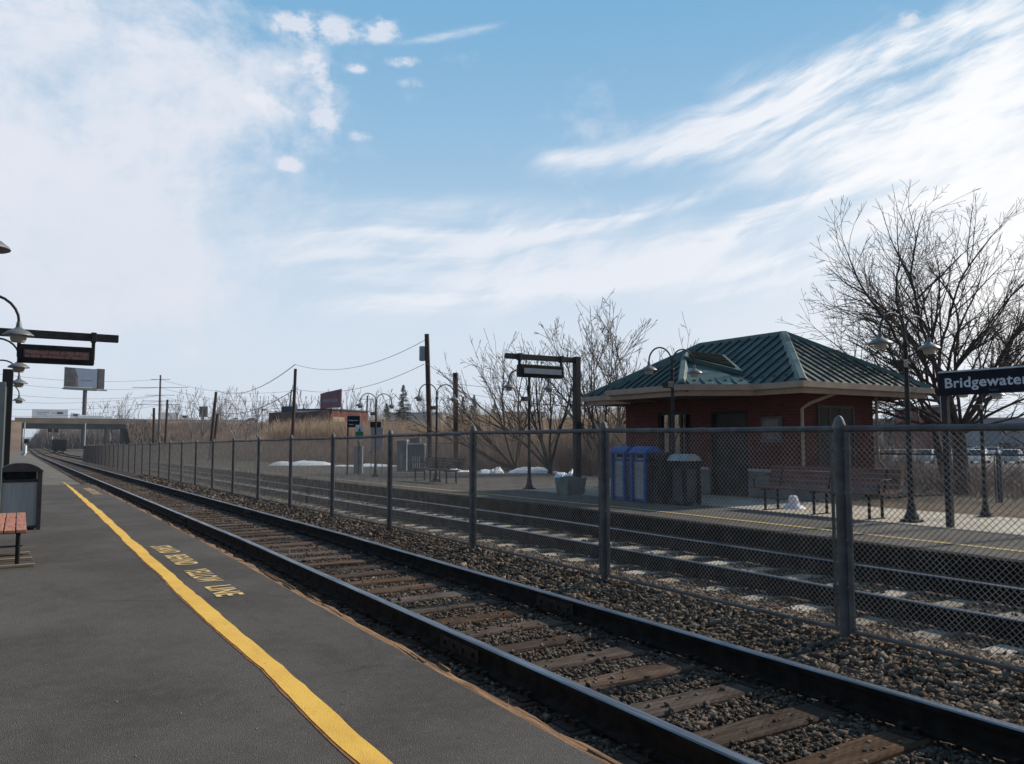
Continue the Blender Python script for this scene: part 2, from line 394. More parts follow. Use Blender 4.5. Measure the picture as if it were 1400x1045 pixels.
# ground sheet to the horizon
def hX(X, Y):
    base = zg(Y)
    if X < -5: e = -.25 - .3 * min(1, (-5 - X) / 20)
    elif X < 14.4: e = -.5
    elif X < 15.5: e = -.5 + .60 * (X - 14.4) / 1.1
    elif X < 19: e = .10
    elif X < 45: e = .10 - .9 * (X - 19) / 26
    else: e = -.8
    w = min(1, max(0, (Y - 60) / 60)) if X > 14 else 0
    return base + e * (1 - w) - .4 * w
gx = sorted(set([-1500, -600, -200, -60, -25, -8, -5, -4, 2, 8, 14.4, 14.7, 15, 15.3, 15.5, 17, 19, 24, 30, 38, 45, 60, 80, 110, 160, 240, 400, 800, 1600, 3000]))
gy = [-120, -60, -25, -10, -4, 0, 4, 8, 12, 16, 20, 26, 34, 44, 60, 80, 100, 130, 178, 240, 320, 450, 700, 1200, 2500, 4500]
mb = MB()
for y in gy:
    for x in gx: mb.v.append((x, y, hX(x, y)))
for j in range(len(gy) - 1):
    for i in range(len(gx) - 1):
        a = j * len(gx) + i; mb.f.append((a, a + 1, a + len(gx) + 1, a + len(gx))); mb.mi.append(0)
tag(mb.build('ground', M_GROUND), kind='structure')
# ballast bed under both tracks
strip('ballast_bed', [(-.2, -.30), (2.1, -.215), (2.5, -.205), (4.75, -.205), (5.1, -.19), (5.35, -.13), (5.62, -.10), (5.9, -.12), (6.4, -.19), (6.7, -.205), (9.1, -.205), (9.45, -.25), (10.2, -.40)], YL, zg, M_BED)
# near platform: asphalt slab, far platform: asphalt, curb, concrete walk
P1Y = [-9, -4, 0, 6, 12, 20, 28, 34.6]
strip('near_platform', [(-7, -.42), (-7, -.03), (-2, -.03), (2.35, -.03), (2.352, -.42)], P1Y, zg, M_ASPH)
P2Y = [-9, 0, 6, 12, 20, 30, 45, 60, 74]
strip('far_platform', [(9.3, -.42), (9.3, .13), (12.0, .13), (14.6, .13), (14.602, -.42)], P2Y, zg, M_ASPH2)
strip('far_plaza', [(14.59, .126), (17, .128), (20.2, .126)], [11.3, 12, 19, 30, 45, 60], zg, M_ASPH2)
strip('concrete_walk', [(12.04, .135), (13.2, .135), (14.58, .135)], [-9, 0, 6, 12, 19], zg, M_CONC)
strip('walk_kerb', [(11.94, .10), (11.941, .142), (12.045, .142), (12.046, .10)], [-9, 0, 6, 12, 19], zg, M_CURB)
mbc = MB().box(9.28, 9.50, -9, 12, -.1, .137); mbc.quadbox([(9.28, 12, -.1), (9.5, 12, -.1), (9.5, 74, -.1 + zg(74)), (9.28, 74, -.1 + zg(74)), (9.28, 12, .137), (9.5, 12, .137), (9.5, 74, .137 + zg(74)), (9.28, 74, .137 + zg(74))])
tag(mbc.build('platform_edging', mat('shade_black_timber', (.014, .011, .009), (.008, .007, .006), 3, .95, spec=.05, bump=.4, coord='World')), kind='structure')  # near-black albedo stands in for the shade on the platform face
strip('mulch_bed', [(14.56, .12), (15.0, .15), (17.2, .12)], [-9, -2, 4, 11.2], lambda y: 0, M_MULCH)
strip('cinder_path', [(-3.2, -.10), (-1, -.08), (1.4, -.09), (2.2, -.14)], [34.7, 45, 60, 90, 130, 178, 260], zg, M_DIRT)

# -------- platform paint
def paint(name, c, c2, wear):
    m = bpy.data.materials.new(name); m.use_nodes = True; t = NT(m.node_tree); b = t.N['Principled BSDF']
    g = t.N.new('ShaderNodeNewGeometry').outputs['Position']
    col = t.mix(t.smooth(t.noise(g, 1.8, 5, .6), .35, .7), c, c2)
    ag = t.voro(g, 190, 'F1', 'Color'); s = t.N.new('ShaderNodeSeparateColor'); t.L.new(ag, s.inputs[0])
    col = t.mix(t.mul(t.smooth(s.outputs[0], .5, 1.0), .22), col, tuple(x * .6 for x in c))
    col = t.mix(t.mul(t.smooth(t.noise(g, 26, 4, .7), .62 - wear, .70 - wear * .5), .85), col, (.10, .085, .06))
    col = t.mix(t.mul(t.smooth(t.noise(t.mapv(g, (1.6, .5, 1), loc=(3, 1, 0)), 2.4, 6, .72), .50, .74), .45), col, tuple(x * .45 for x in c))
    col = t.mix(t.smooth(t.noise(g, 75, 4, .75), .665 - wear, .71 - wear * .5), col, (.085, .072, .06))
    t.L.new(col, b.inputs['Base Color']); b.inputs['Roughness'].default_value = .75
    bn = t.N.new('ShaderNodeBump'); bn.inputs['Strength'].default_value = .45; bn.inputs['Distance'].default_value = .005
    t.L.new(t.voro(g, 150, 'F1'), bn.inputs['Height']); t.L.new(bn.outputs[0], b.inputs['Normal'])
    return m
M_YEL = paint('yellow_line_paint', (.80, .46, .065), (.70, .385, .05), -.02)
M_RUST = mat('rust_edge_paint', (.30, .12, .04), (.17, .07, .03), 20, .85, coord='World')
M_LET = paint('faded_yellow_lettering', (.72, .49, .19), (.62, .42, .17), .05)
Lp = [(84.9, 658), (96, 668.5), (129, 700), (180, 750.9), (239, 807.4), (272.6, 840), (360, 918.5), (432.6, 991), (489.5, 1045), (560, 1113)]
Rp = [(84.9, 658), (100, 668.0), (139.4, 700), (180, 736.7), (222.4, 774), (262.3, 807.4), (299.6, 840), (360, 889), (409, 934), (462, 977.4), (537.6, 1045), (640, 1135)]
def onplat(px, py):
    p = pt(px, py, z=-.03)
    for _ in range(6): p = pt(px, py, z=-.03 + zg(p.y))
    return p
Lw = [onplat(*q) for q in Lp]; Rw = [onplat(*q) for q in Rp]
def xat(W_, y):
    for a, b in zip(W_, W_[1:]):
        if b.y <= y <= a.y: return a.x + (b.x - a.x) * (a.y - y) / max(a.y - b.y, 1e-6)
    return W_[-1].x if y < W_[-1].y else W_[0].x
ys = []; y = Lw[0].y - .02
while y > -5: ys.append(y); y -= .16 if y < 14 else .3
mb = MB(); me_ = MB()
for y in ys:
    j = rng.uniform(-.006, .006) + .010 * math.sin(y * 2.1) * math.sin(y * .83); k = rng.uniform(-.006, .006) + .008 * math.sin(y * 2.6 + 1)
    a, b = xat(Lw, y) + j, xat(Rw, y) + k; z = -.03 + zg(y)
    mb.v += [(a, y, z + .006), (b, y, z + .006)]; me_.v += [(a - .013 - rng.uniform(0, .008), y, z + .003), (b + .004, y, z + .003)]
for i in range(len(ys) - 1):
    for q in (mb, me_): q.f.append((2 * i, 2 * i + 1, 2 * i + 3, 2 * i + 2)); q.mi.append(0)
tag(mb.build('platform_line_marking', M_YEL), kind='structure'); tag(me_.build('platform_line_marking_undercoat', M_RUST), kind='structure')
def words(y0, parts, x0, capx, z0, name='platform_lettering'):
    """stencilled words read from the edge line towards the track; parts = (word, ya, yb)"""
    for w_, ya, yb in parts:
        o = text_mesh(w_, 1.0, M_LET, name, extrude=0.0, spacing=1.08, bold=.022)
        xs = [v.co.x for v in o.data.vertices]; yy = [v.co.y for v in o.data.vertices]
        lx, hx, hy = min(xs), max(xs), max(yy)
        for v in o.data.vertices:
            u = (v.co.x - lx) / (hx - lx); w2 = v.co.y / hy
            yv = ya + (yb - ya) * u; v.co = (x0(yv) + capx * w2, yv, z0 + zg(yv))
        tag(o, kind='structure')
wp = [('STAND', (205, 748), (221.5, 757.5)), ('BEHIND', (224, 760.5), (243, 773.8)), ('YELLOW', (248, 780.5), (273, 797.5)), ('LINE', (278, 803.5), (298, 817))]
seq = []
for w_, a, b in wp: seq.append((w_, onplat(*a), onplat(*b)))
topL = onplat(310, 798.5).x - onplat(278, 803.5).x
lx0 = [seq[0][1], seq[0][2], seq[1][2], seq[2][2], seq[3][2]]
def lx(y):
    for a, b in zip(lx0, lx0[1:]):
        if b.y <= y <= a.y: return a.x + (b.x - a.x) * (a.y - y) / (a.y - b.y)
    return lx0[-1].x if y < lx0[-1].y else lx0[0].x
words(0, [(w_, a.y, b.y) for w_, a, b in seq], lx, topL, -.024)
far0 = onplat(112, 668)
sh = far0.y - seq[0][1].y
words(0, [(w_, a.y + sh, b.y + sh) for w_, a, b in seq], lambda y: lx(y - sh) + (far0.x - seq[0][1].x), topL, -.024)
# far platform yellow line
y2 = [pt(1400, 756, z=.13).x, pt(1270, 740, z=.13).x]; X2 = sum(y2) / 2
strip('far_platform_line_marking', [(X2 - .055, .139), (X2 + .055, .139)], P2Y, zg, paint('far_yellow_paint', (.66, .44, .14), (.5, .36, .14), .05))

# ================================================================== TRACKS
M_RAIL = mat('rusted_rail_web', (.020, .014, .011), (.010, .008, .007), 9, .9, .0, spec=.12, bump=.3, bscale=60, coord='World')
M_HEAD = mat('polished_rail_head', (.24, .25, .28), (.12, .12, .135), 30, .38, .8, coord='World', stretch=(1, .05, 1))
RP = [(-.07, 0), (.07, 0), (.07, .012), (.014, .034), (.012, .118), (.034, .128), (.0365, .158), (.028, .166), (-.028, .166), (-.0365, .158), (-.034, .128), (-.012, .118), (-.014, .034), (-.07, .012)]
def rail(X, label, yend=335):
    mb = MB(); Ys = [-8, 0, 12, 40, 80, 120, 178, 260, yend]; k = len(RP)
    for y in Ys: mb.v += [(X + x, y, zg(y) - .166 + z) for x, z in RP]
    for j in range(len(Ys) - 1):
        for i in range(k):
            i2 = (i + 1) % k; mb.f.append((j * k + i, j * k + i2, (j + 1) * k + i2, (j + 1) * k + i)); mb.mi.append(1 if i in (6, 7, 8) else 0)
    o = mb.build('steel_rail', [M_RAIL, M_HEAD]); return tag(o, label, 'rail', 'rails of the two tracks')
X1A, X1B = 2.885, 4.385
X2A, X2B = 6.985, 8.475
rail(X1A, 'dark steel rail nearest the timber edge of the near platform'); rail(X1B, 'dark steel rail of the near track, on the fence side')
rail(X2A, 'steel rail of the far track just behind the chain link fence'); rail(X2B, 'steel rail closest to the far platform edge')
def tie_mat(name, c1, c2):
    m = bpy.data.materials.new(name); m.use_nodes = True; t = NT(m.node_tree); b = t.N['Principled BSDF']
    g = t.N.new('ShaderNodeNewGeometry').outputs['Position']; oi = t.N.new('ShaderNodeObjectInfo').outputs['Random']
    gr = t.noise(t.mapv(g, (2.0, 45, 20)), 1.0, 6, .65)
    col = t.mix(t.smooth(gr, .32, .66), c1, c2)
    col = t.mix(t.mul(t.smooth(t.noise(g, 3.0, 4, .6), .4, .72), .6), col, tuple(x * .45 for x in c2))
    hs = t.N.new('ShaderNodeHueSaturation'); t.L.new(col, hs.inputs['Color']); t.L.new(t.lin(oi, 0, 1, .68, 1.25), hs.inputs['Value'])
    t.L.new(t.lin(t.m('FRACT', t.mul(oi, 7.3)), 0, 1, .55, 1.1), hs.inputs['Saturation'])
    t.L.new(hs.outputs[0], b.inputs['Base Color']); b.inputs['Roughness'].default_value = .95; b.inputs['Specular IOR Level'].default_value = .08
    bn = t.N.new('ShaderNodeBump'); bn.inputs['Strength'].default_value = .8; bn.inputs['Distance'].default_value = .012
    t.L.new(gr, bn.inputs['Height']); t.L.new(bn.outputs[0], b.inputs['Normal'])
    return m
M_TIE = tie_mat('weathered_tie_wood', (.178, .112, .073), (.078, .047, .032))
M_TIE2 = tie_mat('pale_tie', (.48, .39, .28), (.34, .27, .19))  # pale beige, much lighter than the near track ties
M_PLATE = mat('rusty_tie_plate', (.045, .028, .02), (.022, .016, .013), 30, .85, .2)
def tie(wn, seed, plates=True, L=2.5, group=None, label=None, m=None):
    r = random.Random(seed); root = MB(); w = .115; x0, x1 = -L / 2, L / 2; N_ = 9
    prof = []
    for i in range(N_ + 1):
        x = x0 + (x1 - x0) * i / N_; a = -w + r.uniform(-.008, .008); b = w + r.uniform(-.008, .008); z = r.uniform(-.006, .003)
        prof.append((x, a, b, z))
    for x, a, b, z in prof: root.v += [(x, a, -.16), (x, a + .004, z - .012), (x, a + .016, z), (x, b - .016, z + r.uniform(-.003, .003)), (x, b - .004, z - .012), (x, b, -.16)]
    for i in range(N_):
        for k in range(5): root.f.append((i * 6 + k, i * 6 + k + 1, (i + 1) * 6 + k + 1, (i + 1) * 6 + k)); root.mi.append(0)
    root.f.append((5, 4, 3, 2, 1, 0)); root.mi.append(0); e = N_ * 6; root.f.append(tuple(e + k for k in range(6))); root.mi.append(0)
    o = root.build('rail_tie', m)
    tag(o, label, 'rail tie', group)
    if plates:
        for s_ in (-.75, .75):
            p = MB().box(s_ - .17, s_ + .17, -.09, .09, -.002, .006)
            for q in (-.095, .095):
                for w_ in (-.045, .045): p.box(s_ + q - .012, s_ + q + .012, w_ - .012, w_ + .012, .004, .035); p.box(s_ + q - .02, s_ + q + .02, w_ - .016, w_ + .016, .030, .042)
            p.build('tie_plate', M_PLATE, o)
    return o
G1 = 'timber ties under the near track'; G2 = 'pale ties under the far track'
L1 = 'weathered brown timber tie half buried in ballast under the near track'
L2 = 'pale tie under the far track beyond the fence'
TZ = -.177
protos = [tie(0, s, True, 2.5, G1, L1, M_TIE) for s in range(4)]
protos2 = [tie(0, 20 + s, True, 2.6, G2, L2, M_TIE2) for s in range(3)]
XC1, XC2 = (X1A + X1B) / 2, (X2A + X2B) / 2
def put_ties(protos, XC, y0, dy, cnt, seed):
    r = random.Random(seed); used = set()
    for i in range(cnt):
        y = y0 + dy * i + r.uniform(-.03, .03); p = protos[r.randrange(len(protos))]
        loc = (XC + r.uniform(-.04, .03), y, TZ + zg(y)); rz = r.uniform(-.018, .018)
        if id(p) not in used: used.add(id(p)); p.location = loc; p.rotation_euler = (0, 0, rz); continue
        if y < 34: copy_thing(p, loc, rz)
        else:
            c = p.copy(); COL.objects.link(c); c.location = loc; c.rotation_euler = (0, 0, rz)
put_ties(protos, XC1, -1.2, .555, 120, 3); put_ties(protos2, XC2, -1.0, .62, 110, 4)
mb = MB()
for i in range(180):
    y = 65.6 + .555 * i; mb.box(XC1 - 1.25, XC1 + 1.25, y - .11, y + .11, TZ + zg(y) - .1, TZ + zg(y))
for i in range(160):
    y = 67.4 + .62 * i; mb.box(XC2 - 1.25, XC2 + 1.25, y - .11, y + .11, TZ + zg(y) - .1, TZ + zg(y))
tag(mb.build('distant_ties', M_TIE), kind='stuff')
for rl in [o for o in bpy.data.objects if o.name.startswith('steel_rail')]:
    Xr = rl.data.vertices[0].co.x + .07
    for yj, sd_ in ((5.35, 0), (17.2, 0), (29.0, 0)):
        yj += .9 if Xr > 4 else 0
        jb = MB()
        for s_ in (-1, 1):
            x0, x1 = sorted((Xr + s_ * .013, Xr + s_ * .034)); jb.box(x0, x1, yj - .3, yj + .3, zg(yj) - .135, zg(yj) - .045)
            for q in (-.22, -.07, .07, .22): x0, x1 = sorted((Xr + s_ * .034, Xr + s_ * .055)); jb.box(x0, x1, yj + q - .015, yj + q + .015, zg(yj) - .105, zg(yj) - .075)
        jb.build('joint_bar', M_PLATE, rl)
# timber edge beam of the near platform: long balks with splits
M_BEAM = mat('splintered_edge_timber', (.36, .21, .11), (.15, .075, .04), 3, .9, bump=1.0, bscale=6, coord='World', stretch=(14, .9, 8), lo=.3, hi=.7)
r = random.Random(11); y = -6.0; bi = 0
labs = ['right under the camera', 'beside the painted lettering', 'by the waste bin', 'towards the platform end', 'at the far end of the platform']
bl = [(-6, 3.9), (3.9, 10.3), (10.3, 17.4), (17.4, 25.5), (25.5, 34.2)]
for (a, b), lb in zip(bl, labs):
    mb = MB(); N_ = int((b - a) / .22); st = []
    for i in range(N_ + 1):
        yy = a + .012 + (b - a - .024) * i / N_; j = r.uniform(-.012, .012); k = r.uniform(-.022, .022); z = zg(yy) - .036 + r.uniform(-.008, .006)
        mb.v += [(2.356, yy, z - .16), (2.356, yy, z), (2.40 + j, yy, z - r.uniform(0, .006)), (2.44 + k, yy, z - r.uniform(0, .014)), (2.452 + k, yy, z - .16)]
    for i in range(N_):
        for q in range(4): mb.f.append((i * 5 + q, i * 5 + q + 1, (i + 1) * 5 + q + 1, (i + 1) * 5 + q)); mb.mi.append(0)
    mb.f.append((4, 3, 2, 1, 0)); mb.mi.append(0); mb.f.append(tuple(N_ * 5 + q for q in range(5))); mb.mi.append(0)
    for q in range(int((b - a) * 2.2)):
        yy = r.uniform(a + .3, b - .9); l = r.uniform(.15, .7); x = r.uniform(2.37, 2.44); z = zg(yy) - .036
        mb.quadbox([(x, yy, z - .02), (x + .014, yy, z - .02), (x + .02, yy + l, z - .02), (x + .012, yy + l, z - .02), (x, yy, z + .004), (x + .012, yy, z + .004), (x + .018, yy + l, z + .008), (x + .014, yy + l, z + .006)])
    tag(mb.build('edge_timber', M_BEAM), 'splintered brown timber along the near platform edge, ' + lb, 'timber', 'edge timbers of the near platform')

# ballast stones: real stones where they can be told apart
ICO = np.array([(x, y, z) for z in (-1, 1) for y in (-1, 1) for x in (-1, 1)]) / 1.6
ICF = np.array([(0, 2, 3), (0, 3, 1), (4, 5, 7), (4, 7, 6), (0, 1, 5), (0, 5, 4), (2, 6, 7), (2, 7, 3), (0, 4, 6), (0, 6, 2), (1, 3, 7), (1, 7, 5)])
def stones(name, X, Y, Z, S, m):
    N_ = len(X); V = np.repeat(ICO[None], N_, 0) * (1 + NR.uniform(-.5, .35, (N_, 8, 3)))
    V *= (S[:, None] * NR.uniform(.5, 1.45, (N_, 3)))[:, None, :]; V[:, :, 2] *= .62
    a = NR.uniform(0, 6.283, N_); b = NR.uniform(-1.0, 1.0, N_)
    x, y, z = V[..., 0].copy(), V[..., 1].copy(), V[..., 2].copy()
    y2, z2 = y * np.cos(b)[:, None] - z * np.sin(b)[:, None], y * np.sin(b)[:, None] + z * np.cos(b)[:, None]
    V[..., 0] = x * np.cos(a)[:, None] - y2 * np.sin(a)[:, None] + X[:, None]
    V[..., 1] = x * np.sin(a)[:, None] + y2 * np.cos(a)[:, None] + Y[:, None]; V[..., 2] = z2 + Z[:, None]
    F = (np.arange(N_) * 8)[:, None, None] + ICF[None]
    return tag(bulk(name, V.reshape(-1, 3), F.reshape(-1, 3), m), kind='stuff')
bx = [-.2, 2.1, 2.5, 4.75, 5.1, 5.35, 5.62, 5.9, 6.4, 6.7, 9.1, 9.45]; bz = [-.30, -.215, -.205, -.205, -.19, -.13, -.10, -.12, -.19, -.205, -.205, -.25]
N_ = 520000
Xs = NR.uniform(2.46, 9.28, N_); Ys_ = NR.uniform(-.5, 46, N_)
dep = Xs * sa + Ys_ * ca
keep = NR.random(N_) < np.clip((6.2 / np.maximum(dep, 1.5)) ** 1.5, .0, 1.0) * 1.0
inview = (Xs * ca - Ys_ * sa) < .72 * dep + .6
keep &= inview & (dep > 2.0)
keep &= (Xs < 6.1) | (NR.random(N_) < .5)
Xs, Ys_, dep = Xs[keep], Ys_[keep], dep[keep]
Zs = np.interp(Xs, bx, bz) - .0075 * np.clip(Ys_ - 12, 0, 166)
SZ = NR.uniform(.010, .027, len(Xs)) * np.where(NR.random(len(Xs)) < .12, 1.45, 1) * np.clip(dep / 14, 1.0, 2.0)
ph = (Ys_ + 1.2) / .555; dist_tie = np.abs(ph - np.round(ph)) * .555
ontie = (np.abs(Xs - XC1) < 1.28) & (dist_tie < .15)
near_rail = (np.abs(Xs - X1A) < .11) | (np.abs(Xs - X1B) < .11) | (np.abs(Xs - X2A) < .11) | (np.abs(Xs - X2B) < .11)
ph2 = (Ys_ + 1.0) / .62; ontie2 = (np.abs(Xs - XC2) < 1.3) & (np.abs(ph2 - np.round(ph2)) * .62 < .15)
rnd = NR.random(len(Xs))
cover = np.where(np.sin(Xs * 3.1 + np.round(ph) * 2.7) + np.sin(Ys_ * 1.3) > 1.0, .15, .045)
ok = ~((ontie | ontie2) & (rnd > cover)) & ~(near_rail & (rnd > .3))
Xs, Ys_, Zs, SZ = Xs[ok], Ys_[ok], Zs[ok], SZ[ok]
SZ = np.where((Xs < 4.5) & (Xs > 2.7), SZ * .82, SZ); big = Xs > 4.9
SZ = np.where(big & (Xs < 6.3), SZ * 1.4, SZ)
Zs = Zs + NR.uniform(.0, .022, len(Xs)) + np.where((ontie | ontie2)[ok], .018, 0)
stones('ballast_stones', Xs, Ys_, Zs, SZ, M_STONE)
# loose chips scattered over the asphalt
N_ = 420; yy = NR.uniform(1, 20, N_) ; xx = NR.uniform(-1.2, 2.3, N_)
stones('loose_grit', xx, yy, np.full(N_, -.027) - .0075 * np.clip(yy - 12, 0, 100), NR.uniform(.002, .006, N_), mat('grit', (.34, .31, .28), (.22, .2, .18), 40, .9))

# ================================================================== CHAIN LINK FENCE between the tracks
M_FENCE = mat('vinyl_coated_steel', (.125, .118, .115), (.078, .074, .073), 6, .5, .0, bump=.12, bscale=40, coord='World')
M_CAP = mat('galvanised_cap', (.17, .16, .15), (.11, .10, .095), 12, .6, .1)
M_MESH = mat('chain_link_wire', (.23, .22, .21), (.14, .133, .128), 6, .6, .0)
def fence(name, label, X, ys_, zb, zt, posts, spacing, wire_r, jit, pr=.043):
    root = thing(name, label, 'fence', (X, ys_[0], 0))
    ox, oy = X, ys_[0]
    r = random.Random(5)
    prof = [(y_, zt + zg(y_) + (r.uniform(-jit, jit)) + (.022 if 5 < y_ < 14 else 0)) for y_ in posts]
    top = [(0, y_ - oy, z) for y_, z in prof]
    mb = MB()
    for a, b in zip(top, top[1:]):
        mb.tube([a, ((0), (a[1] + b[1]) / 2, (a[2] + b[2]) / 2 - .006), b], .027, 8)
        for q in (.25, .5, .75):
            c = Vector(a).lerp(Vector(b), q); mb.tube([c - Vector((0, .03, .003)), c + Vector((0, .03, -.003))], .030, 8)
    mb.build('top_rail', M_FENCE, root, True)
    mb = MB()
    for a, b in zip(posts, posts[1:]):
        mb.tube([(.0, a - oy, zb + zg(a) + .02), (0, b - oy, zb + zg(b) + .02)], .017, 6)
    mb.build('bottom_rail', M_FENCE, root, True)
    for (y_, z) in prof[:96]:
        b0 = zb + zg(y_) - .12
        p = MB().tube([(0, 0, b0), (0, 0, z + .03)], pr, 12)
        if y_ < 60:
            for s_ in (-1, 1):      # tension bars with their bands
                p.box(-.016, .006, s_ * (pr + .030) - (.019 if s_ < 0 else .009), s_ * (pr + .030) + (.019 if s_ < 0 else .009), b0 + .16, z - .03)
                for q in (.22, .45, .68, .9):
                    zz = b0 + .12 + (z - b0 - .12) * q
                    p.box(-.02, .02, min(s_ * pr * .5, s_ * (pr + .045)), max(s_ * pr * .5, s_ * (pr + .045)), zz - .012, zz + .012)
        po = p.build('post', M_FENCE, root, True, loc=(0, y_ - oy, 0))
        MB().lathe([(pr + .006, z + .0), (pr + .008, z + .03), (pr + .002, z + .045), (pr * .93, z + .062), (pr * .75, z + .082), (pr * .48, z + .097), (.012, z + .105), (0, z + .106)], (0, 0, 0), 14).build('cap', M_CAP, po, True)
    # woven wire: every wire zigzags; two families of slanting runs crossing each other
    H = zt - zb - .03; S = []
    y0, y1 = posts[0], posts[-1]; k = 0; y_ = y0 - H
    while y_ < y1:
        for s_ in (1, -1):
            ya, yb = (y_, y_ + H) if s_ > 0 else (y_ + H, y_)
            a, b = (ya, 0.0), (yb, H)
            lo, hi = 0.0, 1.0
            for tt_y in (y0, y1):
                pass
            t0 = max(0, min(1, (y0 - ya) / (yb - ya))) if (yb - ya) != 0 else 0
            t1 = max(0, min(1, (y1 - ya) / (yb - ya)))
            lo, hi = min(t0, t1), max(t0, t1)
            if hi - lo > .02:
                pa, pb = ya + (yb - ya) * lo, ya + (yb - ya) * hi
                S.append(((s_ * .0022, pa - oy, zb + .02 + H * lo + zg(pa)), (s_ * .0022, pb - oy, zb + .02 + H * hi + zg(pb)), wire_r, wire_r))
        y_ += spacing
    V, F = segs_mesh(S, 4); bulk('chain_mesh', V, F, M_MESH, root)
    return root
FX = 5.60
posts = [4.02 + 3.03 * i for i in range(-3, 30)]
fence('chain_link_fence', 'long dark chain link fence standing between the two tracks', FX, [posts[0]], -.055, 1.545, posts, .047, .0021, .010, .043)

# ================================================================== STATION FURNITURE
M_POSTM = mat('dark_bronze_paint', (.036, .033, .033), (.022, .021, .021), 8, .6, .0, coord='Object')
M_SHADE = mat('grey_lamp_shade', (.22, .215, .21), (.15, .15, .15), 5, .45, .3)
M_GLOBE = mat('dull_lamp_glass', (.42, .37, .31), (.33, .29, .24), 6, .35)
M_SLAT = mat('reddish_bench_slat', (.43, .19, .125), (.30, .12, .08), 3, .7, bump=.3, stretch=(10, 1, 10), varv=.15)
M_BLACK = mat('black_paint', (.020, .019, .019), (.012, .012, .012), 6, .7, spec=.15)
M_STEEL = mat('brushed_steel_panel', (.33, .34, .35), (.24, .25, .255), 3, .5, .35)
M_WHITE = mat('white_paint', (.70, .70, .69), (.58, .58, .57), 3, .6)
M_SNOW = mat('old_snow', (.86, .87, .90), (.72, .73, .76), 2.5, .6, bump=.5, bscale=6, coord='World')

def lamp_post(label, x, y, z0, group='twin goose-neck lamps', h=3.44, side=-1, box=True):
    t = thing('lamp_post', label, 'lamp post', (x, y, z0), 0, group)
    fork = h - .52
    b = MB().box(-.13, .13, -.13, .13, 0, .045).lathe([(.115, .045), (.11, .10), (.075, .17), (.062, .30), (.055, .32)], (0, 0, 0), 12)
    b.build('base', M_POSTM, t, False, .006)
    MB().tube([(0, 0, .05), (0, 0, 1.4), (0, 0, fork)], [.052, .043, .034], 10).build('pole', M_POSTM, t, True)
    MB().lathe([(.036, -.05), (.048, -.03), (.048, .03), (.036, .05)], (0, 0, fork), 10).build('collar', M_POSTM, t, True)
    for s in (-1, 1):
        Rr = .345; cx = .345; P_ = [(0, 0, fork - .02), (s * .012, 0, fork + .08)]
        for k in range(0, 13):
            a = math.pi - math.pi * k / 12; P_.append((s * (cx + Rr * math.cos(a)), 0, fork + .15 + Rr * math.sin(a)))
        hz = fork + .16 - .06; P_ += [(s * .69, 0, hz), (s * .69, 0, hz - .06)]
        P_[2] = (s * .022, 0, fork + .20)
        MB().tube(P_, .0185, 8).build('arm', M_POSTM, t, True)
        hd = MB().lathe([(.024, .13), (.03, .10), (.036, .05), (.07, .02), (.125, -.005), (.175, -.045), (.182, -.062), (.176, -.066), (.12, -.058), (.09, -.056)], (s * .69, 0, hz - .07), 20)
        o = hd.build('lamp_shade', M_SHADE, t, True)
        MB().lathe([(.10, -.056), (.096, -.10), (.082, -.145), (.074, -.15), (0, -.15)], (s * .69, 0, hz - .07), 16).build('lens', M_GLOBE, o, True)
    if box:
        sp = MB().quadbox([(-.21, -.09, fork - .40), (-.03, -.06, fork - .40), (-.03, .06, fork - .40), (-.21, .09, fork - .40), (-.23, -.10, fork - .28), (-.03, -.06, fork - .26), (-.03, .06, fork - .26), (-.23, .10, fork - .28)])
        sp.build('loudspeaker', M_POSTM, t, False, .008)
    return t
LX = 12.42
l0 = lamp_post('twin lamp post on the concrete walk beside the bench, nearest on the far platform', LX, 7.62, .134)
for y, lb in ((13.15, 'twin lamp post before the green-roofed building'), (19.05, 'twin lamp post behind the hanging display on the far platform'),
              (25.0, 'twin lamp post by the far platform bench and tall transformer pole'), (30.6, 'twin lamp post behind the notice board on the far platform')):
    copy_thing(l0, (LX, y, .13 + zg(y)), 0, lb)
for y, lb in ((6.85, 'twin lamp at the left edge whose head hangs highest in the view'), (12.35, 'twin lamp whose head overlaps the near platform display board'),
              (17.3, 'twin lamp whose head shows just below the near display board'), (21.6, 'twin lamp third along the near platform beyond the display'),
              (29.5, 'smallest and farthest twin lamp of the near platform')):
    copy_thing(l0, (-.76 - (.22 if y < 7 else 0), y, -.03 + zg(y)), 0, lb)
# lower lamp on the walk behind the sign
s0 = copy_thing(l0, (14.35, 7.45, .12), 0, 'short lamp post standing at the foot of the big bare tree'); s0.scale = (.8, .8, .745)

